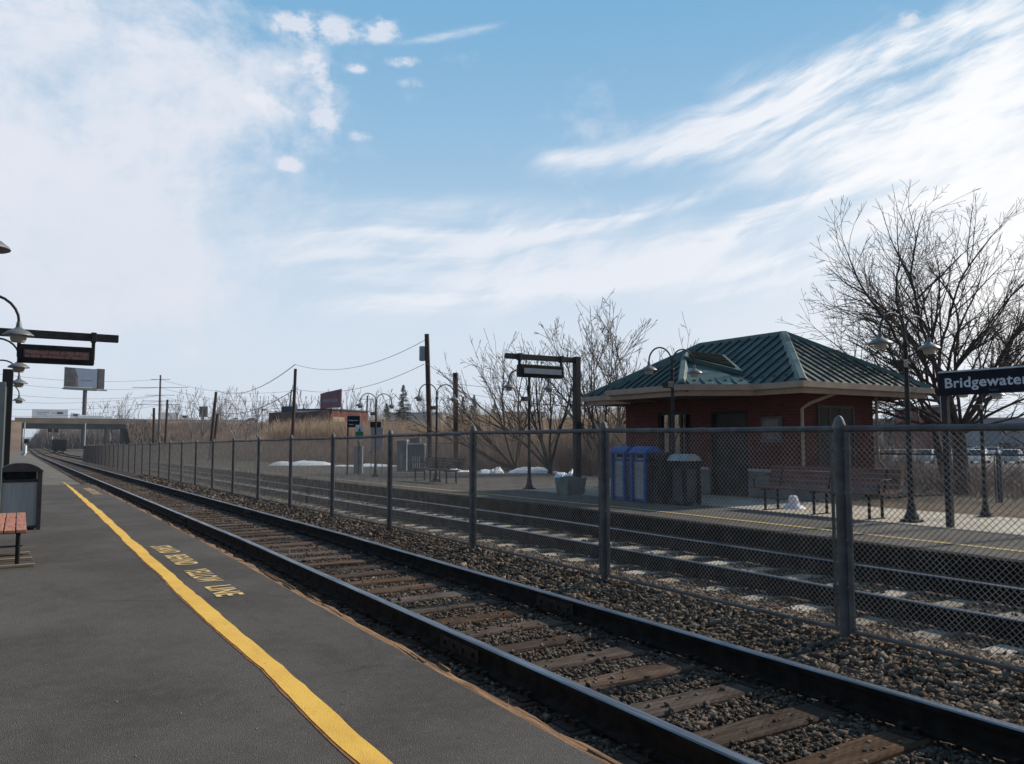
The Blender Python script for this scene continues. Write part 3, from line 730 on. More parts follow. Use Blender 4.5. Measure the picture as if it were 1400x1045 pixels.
def bench(label, x, y0, L, z0, side, group='slatted platform benches', arms=True, slat=None):
    """side=+1 faces the tracks from the far platform (back towards +X)"""
    t = thing('bench', label, 'bench', (x, y0, z0), 0, group)
    s = side; seat = MB()
    for k in range(4):
        a = (-.24 + k * .118) * s; b = a + .105 * s; seat.box(min(a, b), max(a, b), 0, L, .415, .45)
    slat = slat or M_SLAT; seat.build('seat', slat, t, False, .005)
    back = MB()
    for k in range(4):
        z = .50 + k * .088; c = (.28 + k * .024) * s
        back.quadbox([(c, 0, z), (c + .03, 0, z - .0), (c + .03, L, z), (c, L, z), (c + .022 * s, 0, z + .072), (c + .03 + .022 * s, 0, z + .072), (c + .03 + .022 * s, L, z + .072), (c + .022 * s, L, z + .072)])
    back.build('backrest', slat, t, False, .004)
    for yy in (.28, L / 2, L - .28):
        f = MB().tube([(-.16 * s, yy, 0), (-.16 * s, yy, .40)], .026, 8).tube([(.20 * s, yy, 0), (.20 * s, yy, .40)], .026, 8)
        f.box(min(-.24 * s, .24 * s), max(-.24 * s, .24 * s), yy - .025, yy + .025, .385, .413)
        f.box(min(-.22 * s, .26 * s), max(-.22 * s, .26 * s), yy - .04, yy + .04, 0, .012)
        f.tube([(.24 * s, yy, .40), (.30 * s, yy, .52), (.38 * s, yy, .82)], .02, 8)
        f.build('leg', M_BLACK, t, True)
    for yy in ((.06, L - .06) if arms else ()):
        MB().tube([(-.2 * s, yy, .45), (-.22 * s, yy, .60), (-.12 * s, yy, .66), (.22 * s, yy, .67), (.30 * s, yy, .66)], .016, 8).build('armrest', M_BLACK, t, True)
    return t
bench('reddish slatted bench with snow under it, in front of the brick building', 12.36, 7.95, 2.75, .134, 1, slat=mat('dark_reddish_slat', (.20, .085, .062), (.13, .055, .042), 3, .7, bump=.3, stretch=(10, 1, 10)))
bench('slatted bench far along the opposite platform by the grey cabinets', 12.25, 23.3, 3.0, .13 + zg(24.5), 1, slat=mat('grey_brown_slat', (.13, .095, .08), (.09, .065, .055), 3, .8))
bench('slatted bench at the left edge of the near platform before the waste bin', -.13, 10.95, 2.65, -.03, -1, arms=False)
M_OLDW = mat('weathered_plank', (.34, .27, .19), (.20, .15, .10), 3, .85, bump=.4, stretch=(1, 9, 9))
for i, (yy, w) in enumerate(((12.25, .07), (11.65, .07), (11.05, .06))):
    o = MB().box(-1.3, .17 + .02 * i, yy, yy + w, -.028, .006).build('plank', M_OLDW, None, False, .004)
    tag(o, ('farthest', 'middle', 'nearest')[i] + ' of three weathered planks lying on the asphalt under the near bench', 'plank', 'planks under the near bench')

M_BLUE = mat('blue_recycling_plastic', (.022, .11, .36), (.016, .08, .27), 4, .5)
M_GREYP = mat('dull_grey_panel', (.20, .205, .21), (.14, .145, .15), 1.6, .55, .2, stretch=(6, 6, .6))
M_PURP = mat('dark_brown_frame', (.062, .050, .054), (.045, .038, .04), 5, .6)
def bin_(label, x, y, z0, frame, panel, lid, cat='waste bin', group=None, w=.56, h=1.2, d=.56):
    t = thing('litter_bin', label, cat, (x, y, z0), 0, group); a, b = w / 2, d / 2
    f = MB()
    for sx in (-1, 1):
        for sy in (-1, 1):
            f.box(sx * a - .035, sx * a + .035, sy * b - .035, sy * b + .035, 0, h * .86)
    f.box(-a, a, -b, b, h * .70, h * .74); f.box(-a, a, -b, b, .03, .07)
    f.build('frame', frame, t, False, .006)
    p = MB().box(-a + .02, a - .02, -b + .015, b - .015, .07, h * .70); p.build('panel', panel, t, False, .004)
    hd = MB().box(-a + .05, a - .05, -b + .05, b - .05, h * .74, h * .86); hd.build('hood', M_BLACK if frame is not M_BLUE else panel, t)
    sl = MB()
    sl.box(-a + .12, a - .12, -b + .035, -b + .049, h * .77, h * .83).box(-a + .035, -a + .049, -b + .12, b - .12, h * .77, h * .83); sl.build('opening', M_BLACK, t)
    ld = MB(); n_ = 12
    for k in range(n_ + 1):
        u = -1 + 2 * k / n_; z = h * .86 + .14 * (1 - abs(u) ** 2.4)
        ld.v += [(u * (a + .05), -b - .05, z), (u * (a + .05), b + .05, z), (u * (a + .05), -b - .05, h * .855), (u * (a + .05), b + .05, h * .855)]
    for k in range(n_):
        o = 4 * k; ld.f += [(o, o + 4, o + 5, o + 1), (o + 2, o + 3, o + 7, o + 6), (o, o + 2, o + 6, o + 4), (o + 1, o + 5, o + 7, o + 3)]; ld.mi += [0] * 4
    ld.f += [(0, 1, 3, 2), (4 * n_, 4 * n_ + 2, 4 * n_ + 3, 4 * n_ + 1)]; ld.mi += [0, 0]
    ld.build('lid', lid, t, True)
    return t
bin_('grey panelled waste bin with a dark arched lid on the near platform', .035, 16.2, -.06, M_PURP, mat('light_grey_panel', (.52, .47, .42), (.42, .38, .34), 1.6, .55, .0, stretch=(6, 6, .6)), M_PURP, w=.58, h=1.16)
GB = 'bins in front of the brick building'
bin_('left one of the two blue recycling bins in front of the building', 11.78, 14.05, .13, M_BLUE, M_STEEL, M_BLUE, 'recycling bin', GB, h=1.24, w=.40, d=.42)
bin_('right one of the two blue recycling bins, next to the black bins', 11.72, 13.28, .13, M_BLUE, M_STEEL, M_BLUE, 'recycling bin', GB, h=1.24, w=.42, d=.44)
bin_('black waste bin directly beside the blue recycling bins', 11.76, 12.78, .13, M_BLACK, M_BLACK, M_BLACK, 'waste bin', GB, h=1.10, w=.36, d=.36)
bin_('dark grey waste bin nearest the building doorway', 11.84, 12.22, .134, M_BLACK, mat('charcoal_panel', (.055, .055, .058), (.04, .04, .042), 3, .6), M_STEEL, 'waste bin', GB, h=1.06, w=.40, d=.42)

# ---------------- display gantries
M_LED = mat('dark_display_glass', (.10, .06, .055), (.07, .045, .042), 6, .3)
M_LEDT = mat('amber_display_dots', (.36, .15, .12), (.30, .13, .10), 4, .5, emit=(.5, .2, .15, .04))
M_LEDG = mat('pale_display_back', (.33, .34, .36), (.27, .28, .30), 4, .5)
def gantry(label, xp, y, zp, side, x_end, sg, ztop, text):
    """post at xp, beam towards x_end, sign between sg = (xa, xb)"""
    t = thing('display_gantry', label, 'display sign', (xp, y, zp), 0, 'hanging train displays'); H = ztop - zp
    MB().box(-.085, .085, -.085, .085, 0, H).build('post', M_POSTM, t, False, .01)
    MB().box(-.17, .17, -.17, .17, 0, .03).build('base_plate', M_POSTM, t, False, .004)
    a, b = sorted((0.0 + .085 * (1 if x_end > xp else -1), x_end - xp))
    MB().box(a, b, -.06, .06, H - .17, H - .03).build('beam', M_POSTM, t, False, .008)
    sa_, sb_ = sg[0] - xp, sg[1] - xp; bz1 = H - .30; bz0 = bz1 - .33
    for q in (sa_ + .02, sb_ - .02):
        MB().box(q - .045, q + .045, -.075, .075, H - .19, H - .01).box(q - .03, q + .03, -.03, .03, bz0 + .1, H - .18).build('hanger', M_POSTM, t, False, .005)
    c = MB().box(sa_, sb_, -.11, .11, bz0, bz1).build('sign_case', M_BLACK, t, False, .018)
    for s_ in (-1, 1):
        y0, y1 = sorted((s_ * .112, s_ * .118))
        MB().box(sa_ + .10, sb_ - .09, y0, y1, bz0 + .09, bz1 - .10).build('screen', M_LED if text else M_LEDG, c)
    if text:
        for k, tx in enumerate(text):
            o = text_mesh(tx, .088, M_LEDT, 'screen_text', c, bold=.0015, extrude=.001)
            ww = max(v.co.x for v in o.data.vertices)
            sc = (sb_ - sa_ - .24) / ww
            for v in o.data.vertices: v.co.x *= sc
            o.rotation_euler = (math.pi / 2, 0, 0); o.location = (sa_ + .12, -.120, bz1 - .165 - k * .072)
    return t
gy1 = 16.75
gantry('hanging display with orange text over the near platform, top left', -.62, gy1, -.03 + zg(gy1), 1, 1.53, (-.10, 1.13), 3.50, ['Westbound trains to High Bridge', 'in this direction of station'])
gantry('hanging display with a blank pale face on a square post, far platform', 12.9, 17.4, .13 + zg(17.4), -1, 10.62, (11.02, 12.4), 3.76, None)
# green-grey shelter post and sign posts at the left edge of the near platform
t = thing('information_post', 'slim grey-green post with a cream edge at the left of the near platform', 'post', (-.265, 14.6, -.05))
MB().box(-.05, .05, -.05, .05, 0, 2.42).build('post', mat('greygreen_paint', (.16, .19, .185), (.12, .145, .14), 3, .6), t, False, .006)
t = thing('display_case', 'tall dark poster case beyond the bin with a narrow cream edge', 'display case', (-.20, 18.6, -.07))
MB().box(-.14, .045, -.05, .05, .1, 2.95).build('case', mat('very_dark_green', (.02, .028, .025), (.03, .02, .028), 3, .5), t, False, .01)
MB().box(-.10, -.055, -.058, -.051, .3, 2.6).build('trim', mat('cream_paint', (.55, .51, .40), (.45, .42, .33), 3, .6), t)
MB().box(-.12, .03, -.04, .04, 0, .1).build('foot', M_BLACK, t)

# ---------------- station name sign beside the bare tree
M_NAVY = mat('navy_sign_panel', (.012, .014, .026), (.009, .011, .019), 3, .7, spec=.1)
M_LETW = mat('reflective_white_letters', (.60, .63, .68), (.52, .55, .60), 5, .5)
M_EDGE = mat('aluminium_edge', (.42, .44, .47), (.33, .35, .37), 6, .4, .5)
def name_sign(label, x, y0, y1, zp, zb, zt, txt, small, capx=.125, lead=.13):
    t = thing('station_sign', label, 'station sign', (x, y0, zp), 0, 'station name signs'); L = y0 - y1
    for q in (-.06, -L + .06): MB().box(-.045, .045, q - .045, q + .045, 0, zb - zp + .02).build('post', M_POSTM, t, False, .006)
    p = MB().box(-.055, .055, -L, 0, zb - zp, zt - zp).build('panel', M_NAVY, t, False, .006)
    MB().box(-.062, .062, -L - .005, .005, zt - zp + .001, zt - zp + .028).build('trim', M_EDGE, t, False, .004)
    for s in (-1,):
        o = text_mesh(txt, 1.0, M_LETW, 'lettering', p, bold=.022, extrude=.0, spacing=1.06)
        xs = [v.co.x for v in o.data.vertices]; k = (L - 2 * lead) / (max(xs) - min(xs)); m0 = min(xs)
        ky = capx / .73
        for v in o.data.vertices: v.co = (-.0575, -lead - (v.co.x - m0) * k, zb - zp + (zt - zb) * .33 + v.co.y * ky)
        o2 = text_mesh(small, .045, mat('dull_violet_letters', (.22, .18, .24), (.18, .15, .2), 4, .5), 'small_lettering', p, extrude=.0, align='CENTER')
        for v in o2.data.vertices: v.co = (-.0575, -L * .58 - v.co.x, zb - zp + .035 + v.co.y)
    return t
zt_, zb_ = 2.50, 2.155
name_sign('navy station name sign reading Bridgewater beside the big bare tree', 12.15, 6.90, 5.50, .134, zb_, zt_, 'Bridgewater', 'Track 2', .155, .10)
t = thing('notice_board', 'narrow white notice hanging behind the station sign post', 'notice', (12.28, 6.93, .134))
MB().box(-.10, .10, -.006, .006, 1.62, 2.08).build('sheet', M_WHITE, t); MB().box(-.012, .012, .006, .02, 0, 2.1).build('stake', M_POSTM, t)
# far station sign, green sign, notice board, cabinets
def grd(px, py, z0): # point on a surface z0 above the falling line
    p = pt(px, py, z=z0)
    for _ in range(8): p = pt(px, py, z=z0 + zg(p.y))
    return p
YF = 32.6
pL = pt(475, 569, D=35.2); pR = pt(492, 569, D=35.2)
t = thing('station_sign', 'small distant navy station name sign on two posts', 'station sign', (pL.x, pL.y, .13 + zg(pL.y)), 0, 'station name signs')
hz = pL.z - t.location.z
w = (pR - pL).length
ang = math.atan2(pR.y - pL.y, pR.x - pL.x); t.rotation_euler = (0, 0, ang)
MB().box(0, .07, -.04, .04, 0, hz).build('post', M_POSTM, t); MB().box(w - .05, w, -.03, .03, 0, hz).build('post', M_POSTM, t)
p = MB().box(.02, w, -.045, .045, hz - .50, hz).build('panel', M_NAVY, t)
MB().box(0, w + .02, -.05, .05, hz, hz + .04).build('trim', M_EDGE, t)
for tx, dz, s in (('Bridgewater', .22, .085), ('Track 2', .40, .07)):
    o = text_mesh(tx, s, M_LETW, 'lettering', p, bold=.002, extrude=0); o.rotation_euler = (math.pi / 2, 0, 0); o.location = (.07, -.048, hz - dz)
pL = pt(486.5, 581, D=34.4)
t = thing('poster_sign', 'small green and white sign with a tree picture on a post', 'sign', (pL.x, pL.y, .13 + zg(pL.y)), ang); hz = pL.z - t.location.z
M_GRN = mat('sign_green', (.02, .20, .09), (.015, .16, .07), 3, .5)
MB().box(.12, .18, -.03, .0, 0, hz).build('post', M_POSTM, t)
p = MB().box(0, .33, -.04, -.03, hz - .72, hz).build('panel', M_WHITE, t)
q = MB().box(0.0, .33, -.046, -.041, hz - .62, hz - .30)
q.face([(.10, -.044, hz - .29), (.24, -.044, hz - .29), (.17, -.044, hz - .10)]).box(.05, .12, -.046, -.041, hz - .72, hz - .66); q.build('picture', M_GRN, p)
pL = pt(507, 585, D=34.5); pR = pt(524, 585, D=34.5)
t = thing('notice_board', 'pale freestanding notice board on thin legs, far platform', 'notice board', (pL.x, pL.y, .13 + zg(pL.y)), ang); w = (pR - pL).length; hz = pL.z - t.location.z
M_NB = mat('pale_notice_board', (.42, .37, .36), (.34, .30, .29), 2, .6)
p = MB().box(0, w, -.03, .03, hz - 1.02, hz).build('board', M_NB, t); MB().box(.04, w - .04, -.036, -.031, hz - .47, hz - .43).box(.14, w - .2, -.036, -.031, hz - .90, hz - .86).build('print', mat('faded_red_print', (.35, .16, .14), (.3, .2, .18), 4, .6), p)
for q in (.03, w - .03): MB().tube([(q, 0, 0), (q, 0, hz - 1.0)], .018, 6).build('leg', M_GREYP, t)
MB().tube([(.2, 0, .1), (w - .1, 0, hz - 1.0)], .012, 6).build('brace', M_GREYP, t)
MB().box(-.02, w - .10, -.08, .12, hz + .01, hz + .26).build('canopy', M_BLACK, t, False, .02)
pL = pt(484, 610, D=36.5)
def cabinet(label, px0, px1, pyt, D, h, d, m, vents=0, cap=None, zoff=.13):
    a = pt(px0, pyt, D=D); b = pt(px1, pyt, D=D); w = (b - a).length
    t = thing('equipment_cabinet', label, 'equipment cabinet', (a.x, a.y, a.z - h), ang, 'equipment cabinets beyond the far platform')
    MB().box(0, w, 0, d, 0, h).build('housing', m, t, False, .012)
    if cap: MB().box(-.02, w + .02, -.03, d + .03, h, h + .06).build('roof', cap, t, False, .01)
    else: MB().box(-.01, w + .01, -.01, d + .01, h, h + .03).build('roof', m, t)
    dr = MB().box(.05, w - .05, -.012, -.001, .12, h - .08).build('door', m, t, False, .004)
    MB().box(w - .13, w - .09, -.03, -.013, h * .45, h * .55).build('handle', M_BLACK, dr)
    if vents:
        v = MB()
        for k in range(vents): x = w * .32 + k * w * .13; v.box(x, x + w * .045, -.016, -.0125, h * .18, h * .62)
        v.build('vent', M_WHITE, t)
    return t
M_CAB = mat('grey_cabinet_paint', (.17, .185, .20), (.13, .14, .15), 2, .55)
M_CAB2 = mat('pale_cabinet_paint', (.26, .28, .31), (.20, .21, .24), 2, .55)
cabinet('narrow grey cabinet standing by the green and white sign', 484, 495, 611, 36.5, 1.35, .35, M_CAB2)
cabinet('tall pale grey cabinet behind the fence post by the notice board', 543, 556, 603, 40.0, 1.65, .6, M_CAB2, 2, M_WHITE)
cabinet('wide grey cabinet with white vent slots and pale lid', 557, 580, 608, 39.0, 1.50, .7, M_CAB, 4, M_WHITE)
cabinet('small grey cabinet half hidden behind the wide vented one', 561, 574, 600, 43.0, 1.8, .6, M_CAB)
# concrete planter and kerb blocks on the far platform
t = thing('concrete_planter', 'square concrete planter topped with snow by the display post', 'planter', (12.05, 16.55, .13 + zg(16.5)))
MB().quadbox([(-.25, -.25, 0), (.25, -.25, 0), (.25, .25, 0), (-.25, .25, 0), (-.30, -.30, .42), (.30, -.30, .42), (.30, .30, .42), (-.30, .30, .42)]).build('pot', mat('dull_planter_concrete', (.24, .235, .22), (.17, .165, .155), 3, .9, bump=.3), t, False, .015)
MB().lathe([(0, .46), (.12, .455), (.20, .44), (.26, .43), (.27, .41)], (0, 0, 0), 14).build('soil', M_MULCH, t, True)

# ---------------- snow heaps
def snow(label, px0, px1, pyb, h, D, seed):
    r = random.Random(seed); a = grd(px0, pyb, .10); b = grd(px1, pyb + r.uniform(-.3, .3), .10)
    L = (b - a).length; nx, ny = 22, 8; w = max(.5, L * .28); mb = MB(); dirv = (b - a).normalized(); nv = Vector((-dirv.y, dirv.x, 0))
    hs = [r.uniform(.35, 1) for _ in range(7)]
    for i in range(nx + 1):
        u = i / nx; k = u * 6; k0 = int(min(k, 5.999)); hh = hs[k0] + (hs[k0 + 1] - hs[k0]) * (k - k0); env = math.sin(math.pi * u) ** .45
        for j in range(ny + 1):
            v = -1 + 2 * j / ny; p = a.lerp(b, u) + nv * (v * w * (.55 + .45 * env) + r.uniform(-.05, .05) + w * .3)
            mb.v.append((p.x, p.y, p.z + 1.5 * h * hh * env * max(0, 1 - v * v) ** .8 * r.uniform(.85, 1.15) + .012))
    for i in range(nx):
        for j in range(ny): q = i * (ny + 1) + j; mb.f.append((q, q + ny + 1, q + ny + 2, q + 1)); mb.mi.append(0)
    tag(mb.build('snow_heap', M_SNOW, None, True), label, 'snow heap', 'old snow heaps beyond the far platform')
snow('long low snow heap left of the leaning brown pole foot, seen through the fence', 368, 452, 637, .30, 0, 1)
snow('thin snow heap behind the notice board legs', 456, 538, 638, .12, 0, 2)
snow('flat snow heap at the end of the distant bench', 606, 642, 646, .14, 0, 3)
snow('peaked snow heap between the fence post and the third far lamp', 652, 689, 648, .27, 0, 4)
snow('wide rounded snow heap behind the third far lamp', 694, 764, 647.5, .20, 0, 5)
snow('bright snow heap just left of the concrete planter', 757, 794, 656, .34, 0, 6)
t = MB().lathe([(0, .26), (.05, .24), (.09, .15), (.12, .08), (.18, .04), (.23, 0)], (13.0, 10.4, .13), 11)
for i, v in enumerate(t.v): t.v[i] = (v[0] + .03 * math.sin(7 * i), v[1] + .03 * math.cos(5 * i), v[2])
tag(t.build('snow_heap', M_SNOW, None, True), 'small white snow lump under the bench by the brick building', 'snow heap', 'old snow heaps beyond the far platform')

# ================================================================== BRICK STATION BUILDING
def brick_mat():
    m = bpy.data.materials.new('red_brick'); m.use_nodes = True; t = NT(m.node_tree); b = t.N['Principled BSDF']
    g = t.N.new('ShaderNodeNewGeometry'); p = t.xyz(g.outputs['Position']); u = t.add(p[0], p[1])
    v = t.comb(u, p[2], 0)
    br = t.N.new('ShaderNodeTexBrick'); t.L.new(v, br.inputs['Vector']); br.inputs['Scale'].default_value = 1
    b.inputs['Specular IOR Level'].default_value = .1; br.inputs['Brick Width'].default_value = .21; br.inputs['Row Height'].default_value = .075; br.inputs['Mortar Size'].default_value = .007
    br.inputs['Color1'].default_value = (.15, .036, .030, 1); br.inputs['Color2'].default_value = (.09, .025, .022, 1); br.inputs['Mortar'].default_value = (.085, .062, .053, 1)
    col = t.mix(t.mul(t.smooth(t.noise(g.outputs['Position'], 2.2, 5, .6), .35, .7), .4), br.outputs[0], (.11, .035, .03))
    t.L.new(col, b.inputs['Base Color']); b.inputs['Roughness'].default_value = .85
    bn = t.N.new('ShaderNodeBump'); bn.inputs['Strength'].default_value = .5; bn.inputs['Distance'].default_value = .01; bn.invert = True
    t.L.new(br.outputs['Fac'], bn.inputs['Height']); t.L.new(bn.outputs[0], b.inputs['Normal'])
    return m
M_BRICK = brick_mat()
M_WAIN = mat('grey_rendered_base', (.22, .215, .205), (.17, .165, .16), 2.5, .85, bump=.3, bscale=40, coord='World')
M_FASC = mat('tan_fascia_paint', (.40, .29, .215), (.34, .245, .18), 3, .6, coord='World')
M_SOFF = mat('brown_soffit', (.13, .085, .06), (.10, .065, .045), 3, .7)
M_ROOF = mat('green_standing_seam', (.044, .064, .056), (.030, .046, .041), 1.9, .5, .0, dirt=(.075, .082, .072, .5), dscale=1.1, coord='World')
M_ROOFL = mat('green_flashing_lit_slope', (.10, .145, .128), (.08, .12, .105), 2, .5, .0, coord='World')
B = thing('station_building', 'small red brick station building with a green standing-seam hip roof', 'station building', (15, 11.74, 0))
def toB(mb): mb.v = [(x - 15, y - 11.74, z) for x, y, z in mb.v]; return mb
WX0, WX1, WY0, WY1, WZ0, WZ1 = 15.0, 17.67, 11.74, 17.84, .10, 2.72
th = .24; base_z = .776
op_f = [(13.3, 14.5, .12, 2.20), (15.22, 16.48, .12, 2.24)]        # openings of the front: y0, y1, z0, z1
w = MB()
def wall_with_openings(w, y0, y1, x0, x1, z0, z1, ops):
    c = y0
    for a, b_, za, zb in sorted(ops):
        w.box(x0, x1, c, a, z0, z1); w.box(x0, x1, a, b_, zb, z1)
        if za > z0 + .02: w.box(x0, x1, a, b_, z0, za)
        c = b_
    w.box(x0, x1, c, y1, z0, z1)
wall_with_openings(w, WY0, WY1, WX0, WX0 + th, WZ0, WZ1, op_f)
w.box(WX1 - th, WX1, WY0, WY1, WZ0, WZ1)
w.box(WX0 + th, WX1 - th, WY0, WY0 + th, WZ0, WZ1); 
for bx_ in ((WX0 + th, 15.6, WZ0, WZ1), (17.3, WX1 - th, WZ0, WZ1), (15.6, 17.3, WZ0, .9), (15.6, 17.3, 2.3, WZ1)): w.box(bx_[0], bx_[1], WY1 - th, WY1, bx_[2], bx_[3])
toB(w).build('wall', M_BRICK, B)
s_ = MB()
for a, b_ in ((14.53, 15.19), (16.51, WY1 + .05)): toB(MB().box(WX0 - .05, WX0 - .002, a, b_, .09, base_z - .05)).build('plinth', M_WAIN, B)
s_.box(WX0 - .05, WX0 - .002, WY0 - .05, 13.27, .09, base_z - .05)
s_.box(WX0 - .002, WX1 + .05, WY0 - .05, WY0 - .002, .09, base_z - .05)
toB(s_).build('plinth', M_WAIN, B)
s_ = MB()
for a, b_ in ((WY0 - .085, 13.25), (14.55, 15.17), (16.53, WY1 + .08)): s_.box(WX0 - .085, WX0 - .001, a, b_, base_z - .05, base_z + .01)
s_.box(WX0 - .001, WX1 + .085, WY0 - .085, WY0 - .001, base_z - .05, base_z + .01)
toB(s_).build('plinth_cap', mat('pale_stone_cap', (.47, .45, .42), (.38, .36, .34), 3, .8), B, False, .006)
M_DOOR = mat('dark_green_black_door', (.016, .018, .018), (.012, .013, .013), 3, .5)
M_GL = bpy.data.materials.new('window_glass'); M_GL.use_nodes = True
b_ = M_GL.node_tree.nodes['Principled BSDF']; b_.inputs['Base Color'].default_value = (.9, .95, .95, 1); b_.inputs['Roughness'].default_value = .03; b_.inputs['Transmission Weight'].default_value = 1.0; b_.inputs['IOR'].default_value = 1.02
d = toB(MB().box(WX0 + .10, WX0 + .15, 13.32, 14.48, .12, 2.19)).build('door', M_DOOR, B, False, .004)
toB(MB().box(WX0 + .07, WX0 + .098, 13.36, 13.40, .95, 1.25)).build('handle', M_STEEL, d, False, .004)
f = toB(MB().box(WX0 + .02, WX0 + .2, 13.3, 13.36, .12, 2.2).box(WX0 + .02, WX0 + .2, 14.44, 14.5, .12, 2.2).box(WX0 + .02, WX0 + .2, 13.36, 14.44, 2.14, 2.2))
f.build('door_frame', M_BLACK, B)
f = MB(); a0, a1 = 15.22, 16.48
for y in (a0, 15.62, 16.05, a1 - .07): f.box(WX0 + .06, WX0 + .13, y, y + .07, .12, 2.24)
for y in ((a0 + .07, 15.62), (15.69, 16.05), (16.12, a1 - .07)):
    for z in (.12, .95, 2.16): f.box(WX0 + .062, WX0 + .128, y[0], y[1], z, z + (.30 if z < .2 else .08))
fr = toB(f).build('glazed_door', M_DOOR, B)
toB(MB().box(WX0 + .09, WX0 + .096, a0 + .07, a1 - .07, .42, 2.16)).build('pane', M_GL, fr)
f = MB()
for x in (15.6, 16.16, 16.72, 17.24): f.box(x, x + .06, WY1 - .16, WY1 - .10, .9, 2.3)
for a_, b_ in ((15.66, 16.16), (16.22, 16.72), (16.78, 17.24)): f.box(a_, b_, WY1 - .158, WY1 - .102, .9, .96); f.box(a_, b_, WY1 - .158, WY1 - .102, 2.24, 2.3)
fr = toB(f).build('window', M_DOOR, B); toB(MB().box(15.66, 17.24, WY1 - .14, WY1 - .134, .96, 2.24)).build('pane', M_GL, fr)
toB(MB().box(WX0 + th, WX1 - th, WY0 + th, WY1 - th, .1, .135)).build('floor', M_CURB, B)
# poster case on the front and boarded door on the end wall
pc = toB(MB().box(WX0 - .05, WX0 - .003, 12.25, 12.85, 1.42, 2.02)).build('poster_case', mat('case_frame', (.10, .10, .095), (.08, .08, .075), 3, .5), B, False, .006)
toB(MB().box(WX0 - .056, WX0 - .051, 12.31, 12.79, 1.48, 1.96)).build('glass_front', M_LED, pc)
toB(MB().face([(WX0 - .058, 12.62, 1.50), (WX0 - .058, 12.44, 1.50), (WX0 - .058, 12.50, 1.72), (WX0 - .058, 12.55, 1.78), (WX0 - .058, 12.60, 1.70)])).build('picture', mat('dim_grey_print', (.17, .17, .17), (.12, .12, .12), 5, .5), pc)
bd = MB().box(15.60, 16.82, WY0 - .03, WY0 - .003, base_z + .02, 2.22); toB(bd).build('end_window', mat('dim_olive_panel', (.045, .035, .028), (.035, .027, .022), 2, .6), B)
bd = MB()
for x in (15.54, 15.94, 16.36, 16.82): bd.box(x, x + .06, WY0 - .05, WY0 - .0035, base_z + .02, 2.28)
for a, b_ in ((15.6, 15.94), (16.0, 16.36), (16.42, 16.82)): bd.box(a, b_, WY0 - .048, WY0 - .0035, 2.22, 2.28)
toB(bd).build('end_window_frame', mat('olive_frame', (.085, .065, .05), (.06, .047, .037), 2, .6), B)
# roof
EX0, EX1, EY0, EY1, EZ = 14.14, 18.9, 11.0, 18.7, 2.74
rh = (EX1 - EX0) / 2; RXm = EX0 + rh; RZ = 4.20; RY0, RY1 = EY0 + rh, EY1 - rh
def roof_face(pts, name, m=M_ROOF, seam=.33, parent=B):
    P_ = [Vector(p) for p in pts]; nrm = (P_[1] - P_[0]).cross(P_[2] - P_[0]).normalized()
    if nrm.z < 0: P_.reverse(); nrm = -nrm
    mb = MB().slab(P_, nrm, .035)
    g = Vector((nrm.x, nrm.y, 0)).normalized(); dn = (g - nrm * g.dot(nrm)).normalized(); h = nrm.cross(dn).normalized(); o = P_[0]
    q = [((p - o).dot(h), (p - o).dot(dn)) for p in P_]
    lo, hi = min(a for a, _ in q), max(a for a, _ in q); k = math.floor(lo / seam) * seam + seam * .5
    while k < hi:
        if k > lo:
            xs = []
            for (a0, b0), (a1, b1) in zip(q, q[1:] + q[:1]):
                if (a0 - k) * (a1 - k) < 0: xs.append(b0 + (b1 - b0) * (k - a0) / (a1 - a0))
            if len(xs) >= 2:
                s0, s1 = min(xs) + .02, max(xs) - .01
                if s1 - s0 > .06:
                    A = o + h * k + dn * s0; Bp = o + h * k + dn * s1; e = h * .011; u = nrm * .036; l = nrm * .002
                    mb.quadbox([A - e + l, A + e + l, Bp + e + l, Bp - e + l, A - e + u, A + e + u, Bp + e + u, Bp - e + u])
                    if seam > .3:    # snow guards low on the slope
                        c = o + h * (k + seam / 2) + dn * (s1 - .34)
                        if s1 - s0 > .7: mb.quadbox([c - h * .04 + l, c + h * .04 + l, c + h * .04 + dn * .05 + l, c - h * .04 + dn * .05 + l, c - h * .03 + u, c + h * .03 + u, c + h * .03 + dn * .02 + u, c - h * .03 + dn * .02 + u])
        k += seam
    mb.v = [(x - 15, y - 11.74, z) for x, y, z in mb.v]
    return mb.build(name, m, parent)
rp = {'a': (EX0, EY0, EZ), 'b': (EX1, EY0, EZ), 'c': (EX1, EY1, EZ), 'd': (EX0, EY1, EZ), 'r0': (RXm, RY0, RZ), 'r1': (RXm, RY1, RZ)}
roof_face([rp['a'], rp['r0'], rp['r1'], rp['d']], 'roof')
roof_face([rp['a'], rp['b'], rp['r0']], 'roof', seam=.30)
roof_face([rp['b'], rp['c'], rp['r1'], rp['r0']], 'roof')
roof_face([rp['c'], rp['d'], rp['r1']], 'roof')
def capstrip(a, b, wd=.13, m=M_ROOFL, nm='ridge_cap'):
    a, b = Vector(a), Vector(b); d_ = (b - a).normalized(); s = d_.cross(Vector((0, 0, 1))).normalized() * wd; up = s.cross(d_).normalized()
    if up.z < 0: up = -up
    mb = MB(); mb.quadbox([a - s - up * .055, a + s - up * .055, b + s - up * .055, b - s - up * .055, a - s * .45 + up * .065, a + s * .45 + up * .065, b + s * .45 + up * .065, b - s * .45 + up * .065])
    mb.v = [(x - 15, y - 11.74, z) for x, y, z in mb.v]; return mb.build(nm, m, B)
for a, b_ in (('a', 'r0'), ('b', 'r0'), ('c', 'r1'), ('d', 'r1'), ('r0', 'r1')): capstrip(rp[a], rp[b_], .13 if a != 'r0' else .08)
